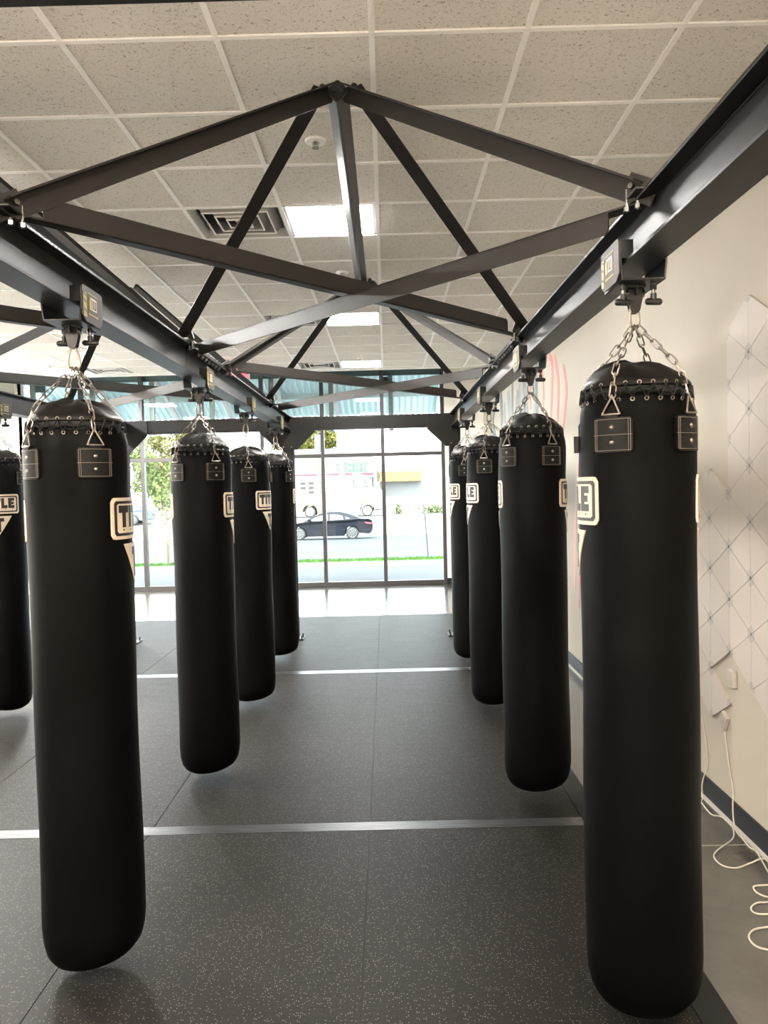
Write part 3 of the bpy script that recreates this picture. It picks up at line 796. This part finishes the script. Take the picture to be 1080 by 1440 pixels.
# ------------------------------------------------------------------ triangular light panels on the right wall
side = .2655; cw = .2299
cols = {'A':3.655,'B':3.655+cw,'C':3.655+2*cw,'D':3.655+3*cw,'Z':3.655-cw}
def zv(c, k): return (2.600 if c in 'AC' else 2.467)-side*k
tri = []
tri += [(('A',k),('A',k+1),('B',k)) for k in range(7)]+[(('B',k),('B',k+1),('A',k+1)) for k in range(6)]
tri += [(('A',k),('A',k+1),('Z',k)) for k in range(7)]+[(('Z',k),('Z',k+1),('A',k+1)) for k in range(7)]
tall = len(tri)
tri += [(('C',k),('C',k+1),('B',k)) for k in range(3,8)]+[(('B',k),('B',k+1),('C',k+1)) for k in range(3,6)]
tri += [(('C',k),('C',k+1),('D',k)) for k in range(3,8)]+[(('D',k),('D',k+1),('C',k+1)) for k in range(3,7)]
for n_, tr in enumerate(tri):
    P = [V((0,cols[c],zv(c,k))) for c, k in tr]; cen = sum(P, V())/3
    P = [cen+(p-cen)*.987 for p in P]
    x1, x0 = 0, -.013
    cut = .040; poly = []; corners = []
    for i in range(3):
        p, a, c = P[i], P[i-1], P[(i+1)%3]
        e0 = p+(a-p).normalized()*cut; e1 = p+(c-p).normalized()*cut; t0 = p+(a-p).normalized()*.008; t1 = p+(c-p).normalized()*.008
        poly += [e0, e1]; corners.append([e0, t0, t1, e1])
    q = MB()
    q.prism([p-cen+V((x1,0,0)) for p in poly], (x0-x1,0,0))
    o = q.build('triangle_panel', M['panel']); o.location = (WX1,cen.y,cen.z)
    for cr in corners:
        q = MB(); q.prism([p-cen+V((x1,0,0)) for p in cr], (x0-x1,0,0)); q.build('corner', M['panelgrey'], o)
    tag(o, 'white triangular light panel in the tall mosaic strip at the right photo edge' if n_ < tall else 'white triangular light panel in the lower left part of the wall mosaic', 'light panel',
        'panels of the tall mosaic strip' if n_ < tall else 'panels of the lower left mosaic part')
for y, z, a, lab in ((3.862,.745,0,'small white connector box on the side edge of the lowest triangle panel'),(3.965,.500,.5,'small white control box at the bottom tip of the triangle panels')):
    q = MB(); q.box(-.022,0,-.030,.030,-.045,.045); o = q.build('connector_box', M['panel'], bevel=.004); o.location = (WX1,y,z); o.rotation_euler = (a,0,0)
    q = MB(); q.box(-.024,-.022,-.02,.02,-.035,.035); q.build('cover', M['panelgrey'], o)
    tag(o, lab, 'connector box')

# white cords
def cord(pts, lab, grp='white cords below the wall panels'):
    P = [V(p) for p in pts]; n = len(P); S_ = []
    for i in range(n-1):
        p0, p1, p2, p3 = P[max(i-1,0)], P[i], P[i+1], P[min(i+2,n-1)]
        for k in range(5):
            t = k/5; S_.append(.5*((2*p1)+(p2-p0)*t+(2*p0-5*p1+4*p2-p3)*t*t+(3*p1-p0-3*p2+p3)*t**3))
    S_.append(P[-1]); q = MB(); q.tube(S_, .0036, 6)
    tag(q.build('power_cord', M['cord'], smooth=60), lab, 'cord', grp)
fz = .005
wx = WX1-.006
cord([(wx,3.975,.46),(wx,3.93,.30),(wx,3.88,.17),(wx-.008,3.865,.125),(wx-.016,3.845,.06),(1.685,3.80,fz),(1.676,3.704,fz),(1.670,3.62,fz),(1.680,3.575,fz),(1.660,3.47,fz),(1.640,3.36,fz),(1.650,3.28,fz),(1.587,3.274,fz),(1.531,3.27,fz),(1.513,3.245,fz),(1.515,3.208,fz),(1.545,3.178,fz),(1.62,3.17,fz),(1.63,3.14,fz)],
     'white cord falling from the bottom tip of the panels and over the baseboard')
cord([(wx,4.26,.43),(wx,4.20,.28),(wx,4.195,.17),(wx-.008,4.215,.125),(wx-.016,4.23,.06),(1.68,4.19,fz),(1.654,4.145,fz),(1.643,3.991,fz),(1.672,3.945,fz+.006),(1.682,3.88,fz+.008),(1.672,3.80,fz+.008),(1.628,3.707,fz),(1.515,3.602,fz),(1.466,3.535,fz),(1.467,3.454,fz),(1.519,3.426,fz),(1.602,3.467,fz),(1.672,3.49,fz+.008),(1.69,3.43,fz)],
     'white cord looping widely over the concrete floor by the baseboard')
cord([(1.63,3.16,fz),(1.522,3.14,fz),(1.477,3.137,fz),(1.434,3.101,fz),(1.431,3.062,fz),(1.479,3.052,fz),(1.56,3.07,fz),(1.60,3.02,fz),(1.54,2.975,fz),(1.435,2.964,fz),(1.372,2.947,fz),(1.332,2.901,fz),(1.330,2.847,fz),(1.364,2.819,fz),(1.46,2.80,fz),(1.58,2.84,fz)],
     'white cord coiled in three loops at the right photo edge')

# ------------------------------------------------------------------ outside: ground
def ground(name, y0, z0, y1, z1, m, x0=-70, x1=50, **k):
    q = MB(); q.prism([(x0,y0,z0-.15),(x0,y1,z1-.15),(x0,y1,z1),(x0,y0,z0)], (x1-x0,0,0)); return struct(q.build(name, M[m]), **k)
ground('sidewalk', YW+.07, -.03, 19.2, -.10, 'walk', label='concrete sidewalk outside the front windows', cat='sidewalk')
ground('street', 20.2, -.26, 46, -1.16, 'road', label='wide sunlit street outside', cat='street')
ground('parking_lot', 46, -1.10, 58, -.47, 'lot', label='pale parking lot across the street', cat='parking lot')
ground('parking_lot', 58, -.47, 140, -.47, 'lot', label='pale ground by the shops across the street', cat='parking lot')
q = MB(); q.prism([(-70,19.2,-.30),(-70,20.2,-.30),(-70,20.2,-.13),(-70,19.2,-.10)], (120,0,0))
random.seed(11)
for k in range(9000):
    x = random.uniform(-9,6); y = random.uniform(19.2,20.15); h = random.uniform(.03,.07); a = random.uniform(0,PI)
    z = -.10-.03*(y-19.2); dx, dy = .008*math.cos(a), .008*math.sin(a); lx, ly = random.uniform(-.02,.02), random.uniform(-.02,.02)
    q.add([(x-dx,y-dy,z),(x+dx,y+dy,z),(x+lx,y+ly,z+h)], [(0,1,2)])
tag(q.build('grass_strip', M['grass']), 'narrow strip of green grass between sidewalk and street', 'grass', kind='stuff')

# canopy over the sidewalk
r = tag(empty('metal_canopy', (0,YW,3.8)), 'teal corrugated metal canopy seen through the top of the front windows', 'canopy')
def cz(y): return 3.86-.39*(y-YW-.10)
ya, yb = YW+.12, YW+1.95
q = MB(); vs = []; xs = []; x = -9.0; pitch = .115
while x < 3.0:
    xs += [(x,0),(x+.035,0),(x+.052,.045),(x+.098,.045)]; x += pitch
for yy in (ya, yb):
    for th in (0,.003):
        vs += [(x,yy-YW,cz(yy)+z+th-3.8) for x, z in xs]
n = len(xs); fs = []
for i in range(n-1):
    fs += [(i,i+1,2*n+i+1,2*n+i),(n+i,3*n+i,3*n+i+1,n+i+1),(i,n+i,n+i+1,i+1),(2*n+i,2*n+i+1,3*n+i+1,3*n+i)]
q.add(vs, fs); q.build('corrugated_deck', M['teal'], r)
q = MB(); q.box(-9,3,.09,.15,cz(ya)-3.8-.16,cz(ya)-3.8-.03); q.build('wall_header', M['tealdark'], r)
for yy, nm in ((YW+.95,'purlin'),(yb-.04,'edge_beam')):
    q = MB(); q.box(-9,3,yy-YW-.035,yy-YW+.035,cz(yy)-3.8-.12,cz(yy)-3.8-.025); q.build(nm, M['purlin'], r)
for x in (-7.4,-6.25,-5.15,-4.05,-3.0,-1.95,-.92,1.02,2.2):
    q = MB(); y0, y1 = ya+.05, yb-.10
    q.prism([(x-.03,y0-YW,cz(y0)-3.8-.13),(x+.03,y0-YW,cz(y0)-3.8-.13),(x+.03,y0-YW,cz(y0)-3.8-.05),(x-.03,y0-YW,cz(y0)-3.8-.05)], (0,y1-y0,cz(y1)-cz(y0))); q.build('rafter', M['rafter'], r)
for x in mx[1:]:
    q = MB(); q.box(x+.12,x+.20,.10,.16,2.72-3.8,cz(ya)-3.8-.16); q.build('hanger_post', M['greypost'], r)
for x in (-6.10,-5.03,0.02):
    q = MB(); q.box(x-.07,x+.09,.17,.20,-.24,-.12); q.build('bracket', M['tealdark'], r)

# ------------------------------------------------------------------ outside: things
def gz(y): return -.26-.9*(y-20.2)/25.8
def arc(cx_, cz_, r_, a0, a1, n=10): return [(cx_+r_*math.cos(a0+(a1-a0)*k/n), cz_+r_*math.sin(a0+(a1-a0)*k/n)) for k in range(n+1)]
def wheel(parent, x, y, z, R_, side_, hub='rim'):
    q = MB(); q.tube([(x,y-.10,z),(x,y-.085,z),(x,y+.085,z),(x,y+.10,z)],[R_*.92,R_,R_,R_*.92],28); w = q.build('wheel', M['tyre'], parent, 40)
    q = MB(); yy = y-.104*side_
    q.cyl((x,yy+.002*side_,z),(x,yy-.006*side_,z),R_*.20,16)
    for k in range(10):
        a = 2*PI*k/10; d = V((math.cos(a),0,math.sin(a))); t = V((-math.sin(a),0,math.cos(a)))
        q.obox(V((x,yy,z))+d*R_*.40,(d,t,(0,1,0)),(R_*.28,R_*.055,.006))
    q.tube([(x+R_*.68*math.cos(2*PI*k/24),yy,z+R_*.68*math.sin(2*PI*k/24)) for k in range(24)], R_*.045, 6, True)
    q.build('wheel_rim', M[hub], w, 40)
def sedan(x, y, z, paint, label):
    """front points to -X"""
    r = tag(empty('car', (x,y,z)), label, 'car')
    low = [(-2.42,.34),(-2.44,.55),(-2.38,.70),(-2.0,.80),(-1.25,.93),(-.2,.97),(1.2,1.00),(1.75,1.06),(2.25,1.05),(2.40,.98),(2.44,.72),(2.42,.42),(2.30,.28)]
    low += arc(1.38,.33,.38,0,PI,10)+[(.95,.20),(-.98,.20)]+arc(-1.40,.33,.38,0,PI,10)+[(-1.82,.24)]
    q = MB(); lay = [(-.91,.0),(-.86,.04),(.86,.04),(.91,.0)]
    n = len(low); vs = []
    for yy, ins in ((-.80,.06),(-.90,.0),(.90,.0),(.80,.06)):
        for px, pz in low: vs.append((px*(1-ins*.35), yy, pz if pz < .45 else pz-ins*(pz-.45)*.0+ (0 if ins == 0 else .012)))
    fs = [tuple(range(n)), tuple(range(3*n,4*n))[::-1]]
    for l in range(3): fs += [(l*n+i,(l+1)*n+i,(l+1)*n+(i+1)%n,l*n+(i+1)%n) for i in range(n)]
    q.add(vs, fs); q.build('body', paint, r, 35)
    roof = [(-1.20,.93),(-.55,1.28),(-.25,1.39),(.25,1.455),(.75,1.44),(1.15,1.34),(1.60,1.16),(1.95,1.04)]
    q = MB(); m_ = len(roof); vs = []
    for sgn in (-1,1):
        for px, pz in roof: vs.append((px, sgn*(.86-.26*(pz-.93)/.52), pz))
    base_ = [(-1.20,.93),(1.95,1.0)]
    fs = [tuple(range(m_)), tuple(range(m_,2*m_))[::-1]]+[(i,m_+i,m_+i+1,i+1) for i in range(m_-1)]+[(m_-1,2*m_-1,m_,0)]
    q.add(vs, fs); q.build('cabin', paint, r, 50)
    def yy_(pz): return .868-.26*(pz-.93)/.52
    for sgn in (-1,1):
        for poly in ([(-.92,1.0),(-.48,1.20),(-.20,1.28),(.12,1.32),(.12,1.02)], [(.22,1.02),(.22,1.325),(.62,1.31),(.88,1.24),(.94,1.05)], [(1.05,1.06),(1.01,1.20),(1.30,1.10)]):
            q = MB(); q.prism([(px,sgn*yy_(pz),pz) for px, pz in poly], (0,sgn*.006,0)); q.build('side_window', M['carglass'], r)
        wheel(r, -1.40, sgn*.80, .33, .33, -sgn if sgn > 0 else 1); wheel(r, 1.38, sgn*.80, .33, .33, -sgn if sgn > 0 else 1)
        q = MB(); q.prism([(2.02,sgn*.905,.90),(2.40,sgn*.86,.86),(2.40,sgn*.86,.79),(2.12,sgn*.905,.83)], (0,sgn*.012,0)); q.build('tail_light', M['tail'], r)
        q = MB(); q.box(-.92,-.74,min(sgn*.90,sgn*1.02),max(sgn*.90,sgn*1.02),.98,1.10); q.build('side_mirror', paint, r, bevel=.02)
        for px in (-.02,.95):
            q = MB(); q.box(px-.09,px+.09,min(sgn*.90,sgn*.925),max(sgn*.90,sgn*.925),.80,.83); q.build('door_handle', paint, r)
        q = MB(); q.prism([(-2.40,sgn*.80,.62),(-2.02,sgn*.902,.74),(-1.95,sgn*.902,.68),(-2.40,sgn*.82,.56)], (0,sgn*.010,0)); q.build('headlight', M['carglass'], r)
    q = MB(); q.prism([(-1.13,-.70,.975),(-.58,-.62,1.275),(-.58,.62,1.275),(-1.13,.70,.975)], (-.010,0,.012)); q.build('windshield', M['carglass'], r)
    q = MB(); q.prism([(1.18,-.60,1.335),(1.62,-.70,1.16),(1.62,.70,1.16),(1.18,.60,1.335)], (.008,0,.012)); q.build('rear_window', M['carglass'], r)
    return r
sedan(-3.22, 41.4, gz(41.4)+.005, M['carpaint'], 'dark blue sedan parked in the street, seen from its side')
sedan(-19.4, 56, -.575, M['bluecar'], 'pale blue car parked behind the green trees at the far left')

# white delivery truck, nose to the right
r = tag(empty('delivery_truck', (-3.6,58.9,-.47)), 'white delivery truck parked behind the dark sedan', 'truck')
pf = [(-4.2,.45),(-4.2,3.0),(-4.0,3.1),(1.9,3.1),(2.25,3.0),(2.45,2.2),(3.2,1.95),(3.35,1.75),(3.4,.55)]+[(2.68,.5)]+arc(2.13,.42,.55,0,PI,10)+[(1.5,.45),(-1.6,.45)]+arc(-2.13,.42,.55,0,PI,10)
q = MB(); q.prism([(x,-1.05,z) for x, z in pf], (0,2.1,0)); q.build('body', M['truckwhite'], r, bevel=.05)
for sy in (-1,1):
    for x in (-2.13,2.13):
        wheel(r, x, sy*.92, .42, .42, 1 if sy < 0 else -1, 'white')
        q = MB(); q.tube([(px,sy*1.055,pz) for px, pz in arc(x,.42,.58,.05,PI-.05,14)], .055, 8); q.build('wheel_arch', M['trucktan'], r, 60)
q = MB(); q.prism([(1.15,-1.056,2.15),(1.15,-1.056,2.75),(1.95,-1.056,2.75),(2.25,-1.056,2.15)], (0,.012,0)); q.build('cab_window', M['winglass'], r)
q = MB(); q.prism([(1.22,-1.062,2.22),(1.22,-1.062,2.68),(1.9,-1.062,2.68),(2.14,-1.062,2.22)], (0,.012,0)); q.build('window_pane', M['truckwhite'], r)
for k, (x, n_) in enumerate(((-2.6,2),(-2.0,3),(-1.4,4))):
    for j in range(n_ if n_ < 4 else 3):
        q = MB(); q.box(x-.20,x+.20,-1.062,-1.05,2.45-.33*j,2.45-.33*j+.20); q.build('side_vent', M['winglass'], r)
q = MB(); q.box(3.3,3.62,-.9,.9,.55,.75); q.build('bumper', M['trucktan'], r, bevel=.03)

# shop with signs
r = tag(empty('shop_building', (-9.3,76,-.47)), 'white shop across the street with green and yellow sign letters', 'building')
q = MB(); q.box(-8.5,8.0,-5.5,6,0,5.6); q.build('wall', M['truckwhite'], r)
q = MB(); q.box(-8.6,8.1,-5.75,-5.5,3.05,5.7); fa = q.build('fascia', M['truckwhite'], r)
for x0, x1 in ((.85,5.05),(5.55,6.25),(7.0,8.1)):
    q = MB(); q.box(x0,x1,-5.80,-5.75,3.27,3.45); q.build('red_stripe', M['fascia'], fa)
for x in (-6,-2.5,1.2,4.8):
    q = MB(); q.box(x-.9,x+.9,-5.53,-5.5,.3,2.6); q.build('shop_window', M['lot'], r)
def text(parent, body, x, y, z, size, m, sx=1.0):
    cu = bpy.data.curves.new('text','FONT'); cu.body = body; cu.size = size; cu.extrude = .02; cu.offset = .010; cu.space_character = 1.15
    o = bpy.data.objects.new('tmp', cu); C.objects.link(o); bpy.context.view_layer.update()
    me = bpy.data.meshes.new_from_object(o.evaluated_get(bpy.context.evaluated_depsgraph_get()))
    C.objects.unlink(o); bpy.data.objects.remove(o)
    me.materials.clear(); me.materials.append(M[m])
    t = bpy.data.objects.new('sign_lettering', me); C.objects.link(t); t.parent = parent
    t.location = (x,y,z); t.rotation_euler = (PI/2,0,0); t.scale = (sx,1,1); return t
text(fa, 'CHECKS', 5.45, -5.80, 4.02, .52, 'green', .98); text(fa, 'CASHED', 5.45, -5.80, 3.56, .52, 'green', .98)
q = MB(); q.tube([(4.95+.14*math.cos(a*.5),-5.80,4.15+.14*math.sin(a*.5)) for a in range(10)], .035, 6); q.tube([(4.95-.14*math.cos(a*.5),-5.80,3.86-.14*math.sin(a*.5)) for a in range(10)], .035, 6); q.build('sign_mark', M['green'], fa)
for z in (4.05,3.60):
    for k in range(6):
        q = MB(); q.box(1.35+.36*k,1.43+.36*k,-5.80,-5.75,z,z+.34); q.box(1.43+.36*k,1.56+.36*k,-5.80,-5.75,z+.27*((k+int(z))%2),z+.07+.27*((k+int(z))%2)); q.build('sign_stroke', M['ylet'], fa)
q = MB(); q.box(.55,.75,-5.80,-5.75,3.45,4.0); q.build('sign_panel', M['fascia'], fa)

# low building with shingled awning
r = tag(empty('low_building', (1.35,77,-.47)), 'pale low building with an orange brown shingled awning', 'building')
q = MB(); q.box(-2.0,3.0,-4,5,0,4.2); q.build('wall', M['truckwhite'], r)
q = MB(); q.prism([(-2.05,-5.1,2.62),(-2.05,-4.0,3.55),(-2.05,-4.0,2.62)], (3.95,0,0)); q.build('awning', M['shingle'], r)
q = MB(); q.box(-2.25,-2.05,-5.0,-4.0,2.6,3.7); q.build('awning_end', M['lot'], r)

# utility pole
r = tag(empty('utility_pole', (-4.15,48,-1.0)), 'wooden utility pole with a grey transformer behind the dark sedan', 'utility pole')
q = MB(); q.tube([(0,0,0),(0,0,4.75)],[.16,.13],12); q.build('pole', M['polewood'], r, 40)
q = MB(); q.lathe([(.05,4.92),(.20,4.94),(.21,5.0),(.21,5.85),(.18,5.95),(.03,5.98)], 20); q.build('transformer', M['transformer'], r, 40)
q = MB(); q.box(-.22,.20,-.03,.03,5.98,6.02); q.box(-.02,.02,-.02,.02,4.7,6.2); q.build('cross_arm', M['polewood'], r)

# trees and plants
def tree(name, x, y, z, h, wdt, trunk_h, m, n, leaf, label, seed, group='trees across the street'):
    random.seed(seed); r = tag(empty(name, (x,y,z)), label, 'tree', group)
    q = MB(); q.tube([(0,0,0),(.03,0,trunk_h*.5),(-.02,.02,trunk_h),(0,0,h*.8)],[h*.022,h*.018,h*.014,h*.004],8)
    for k in range(7):
        a = random.uniform(0,2*PI); z0 = random.uniform(trunk_h*.8,h*.65); L = wdt*random.uniform(.3,.45)
        q.tube([(0,0,z0),(L*.5*math.cos(a),L*.5*math.sin(a),z0+h*.08),(L*math.cos(a),L*math.sin(a),z0+h*.14)],[h*.008,h*.006,h*.003],6)
    q.build('trunk', M['bark'], r, 60)
    q = MB(); blobs = []
    for k in range(9):
        a = random.uniform(0,2*PI); rr = wdt*.5*random.uniform(.1,.75); zz = random.uniform(trunk_h+.1*h, h*.9)
        blobs.append((rr*math.cos(a), rr*math.sin(a), zz, wdt*random.uniform(.16,.28)))
    for k in range(n):
        bx, by, bz, br = random.choice(blobs)
        d = V((random.gauss(0,1),random.gauss(0,1),random.gauss(0,1))).normalized()*br*random.uniform(.5,1.05); c = V((bx,by,bz))+d
        t = V((random.gauss(0,1),random.gauss(0,1),random.gauss(0,1))).normalized(); u = t.cross(V((random.gauss(0,1),random.gauss(0,1),random.gauss(0,1)))).normalized()
        l = leaf*random.uniform(.6,1.3)
        q.add([c-t*l, c+u*l*.5, c+t*l, c-u*l*.5], [(0,1,2,3)])
    q.build('foliage', M[m], r)
    return r
tree('leafy_tree', -8.0, 88, -.47, 9.6, 9.0, 5.4, 'leafy', 9000, .26, 'yellow green tree rising behind the white shop', 1)
tree('leafy_tree', -28.5, 88, -.47, 8.3, 6, 1.5, 'leafg', 3000, .22, 'pale green tree at the far left between the first two left punching bags, farther one', 2)
tree('leafy_tree', -26.5, 98, -.47, 9.3, 7, 1.5, 'leafy', 3000, .25, 'tall yellow green tree behind the pale blue car', 3)
tree('leafy_tree', -18.3, 63, -.47, 5.6, 3.4, .8, 'leafg', 2600, .16, 'bright green upright tree right of the left window mullion', 4)
tree('leafy_tree', -23.6, 66, -.47, 5.0, 3.8, .8, 'leafg', 2400, .16, 'round green tree beside the nearest left punching bag', 5)
tree('leafy_tree', -23.6, 84, -.47, 8.4, 6.0, 2, 'leafy', 2500, .24, 'yellow green tree above the second left punching bag', 6)
tree('sapling', -5.62, 19.75, -.12, 2.15, 1.25, 1.05, 'leafg', 240, .05, 'thin young tree with sparse leaves on the grass strip', 7, 'young street trees')
q = MB(); q.cyl((-.26,-.03,.60),(.24,-.03,.66),.012,6); q.cyl((-.02,-.03,.0),(-.02,-.03,.75),.015,6)
o = q.build('tree_stake', M['bark']); o.location = (-5.62,19.6,-.115); tag(o, 'wooden stake with crossbar beside the young tree', 'stake')
r = tag(empty('marker_flag', (-5.78,19.35,-.11)), 'small orange marker flag standing in the grass', 'flag')
q = MB(); q.cyl((0,0,0),(0,0,.24),.003,6); q.build('wire', M['post'], r); q = MB(); q.box(-.055,.03,-.002,.002,.14,.24); q.build('flag', M['orange'], r)
q = MB(); q.prism([(-.022,-.01,0),(.022,-.01,0),(-.035,-.01,1.15),(-.079,-.01,1.15)], (0,.02,0)); o = q.build('street_post', M['post']); o.location = (1.02,19.85,-.12)
tag(o, 'thin dark leaning post on the grass strip outside', 'post')
def shrub(x, y, z, w_, h, n, seed, label):
    random.seed(seed); q = MB()
    for k in range(n):
        c = V((random.gauss(0,w_*.3),random.gauss(0,.3),abs(random.gauss(h*.4,h*.3)))); t = V((random.gauss(0,1),random.gauss(0,1),random.gauss(0,1))).normalized(); u = t.cross(V((0,.3,1))).normalized(); l = .09
        q.add([c-t*l, c+u*l*.5, c+t*l, c-u*l*.5], [(0,1,2,3)])
    o = q.build('shrub', M['leafg']); o.location = (x,y,z); tag(o, label, 'shrub', 'low shrubs across the street')
shrub(3.7, 61, -.47, 2.2, .7, 700, 21, 'low green shrub at the right end of the front window')
shrub(.85, 61, -.47, .6, .8, 240, 22, 'small low shrub below the shingled awning')
shrub(4.3, 72, 1.6, 1.4, .7, 90, 23, 'sparse green foliage right of the shingled awning')

# ------------------------------------------------------------------ daylight and camera
w = bpy.data.worlds.new('World'); S.world = w; w.use_nodes = True
bg = w.node_tree.nodes['Background']; bg.inputs['Color'].default_value = (.86,.94,1,1); bg.inputs['Strength'].default_value = 1.7
sun = bpy.data.lights.new('sun','SUN'); sun.energy = 3.6; sun.angle = .01; sun.color = (1,.97,.92)
so = bpy.data.objects.new('sun', sun); C.objects.link(so); so.rotation_euler = (math.radians(38), 0, math.radians(-16)); so.location = (0,-10,20)

f = 1093.94; pitch, roll, yaw = .0334, -.0251, -.004
cp, sp_ = math.cos(pitch), math.sin(pitch); cr, sr = math.cos(roll), math.sin(roll); cy, sy = math.cos(yaw), math.sin(yaw)
Rz = Matrix(((cy,-sy,0),(sy,cy,0),(0,0,1))); B = Matrix(((1,0,0),(0,0,-1),(0,1,0)))
Rx = Matrix(((1,0,0),(0,cp,-sp_),(0,sp_,cp))); Rr = Matrix(((cr,-sr,0),(sr,cr,0),(0,0,1)))
R = Rr @ Rx @ B @ Rz
cam = bpy.data.cameras.new('camera'); co = bpy.data.objects.new('camera', cam); C.objects.link(co)
m = Matrix.Identity(4)
for i in range(3):
    m[i][0] = R[0][i]; m[i][1] = -R[1][i]; m[i][2] = -R[2][i]
m[0][3], m[1][3], m[2][3] = 0, 0, H
co.matrix_world = m
cam.sensor_fit = 'HORIZONTAL'; cam.sensor_width = 36; cam.lens = f/1080*36; cam.clip_start = .02; cam.clip_end = 500
S.camera = co
vs_ = S.view_settings; S.display_settings.display_device = 'sRGB'; vs_.view_transform = 'Standard'; vs_.look = 'None'; vs_.gamma = 1; vs_.exposure = 2.68; vs_.use_curve_mapping = False
S.cycles.use_denoising = True; S.cycles.max_bounces = 10; S.cycles.diffuse_bounces = 5; S.cycles.transparent_max_bounces = 12
S.cycles.sample_clamp_indirect = 8
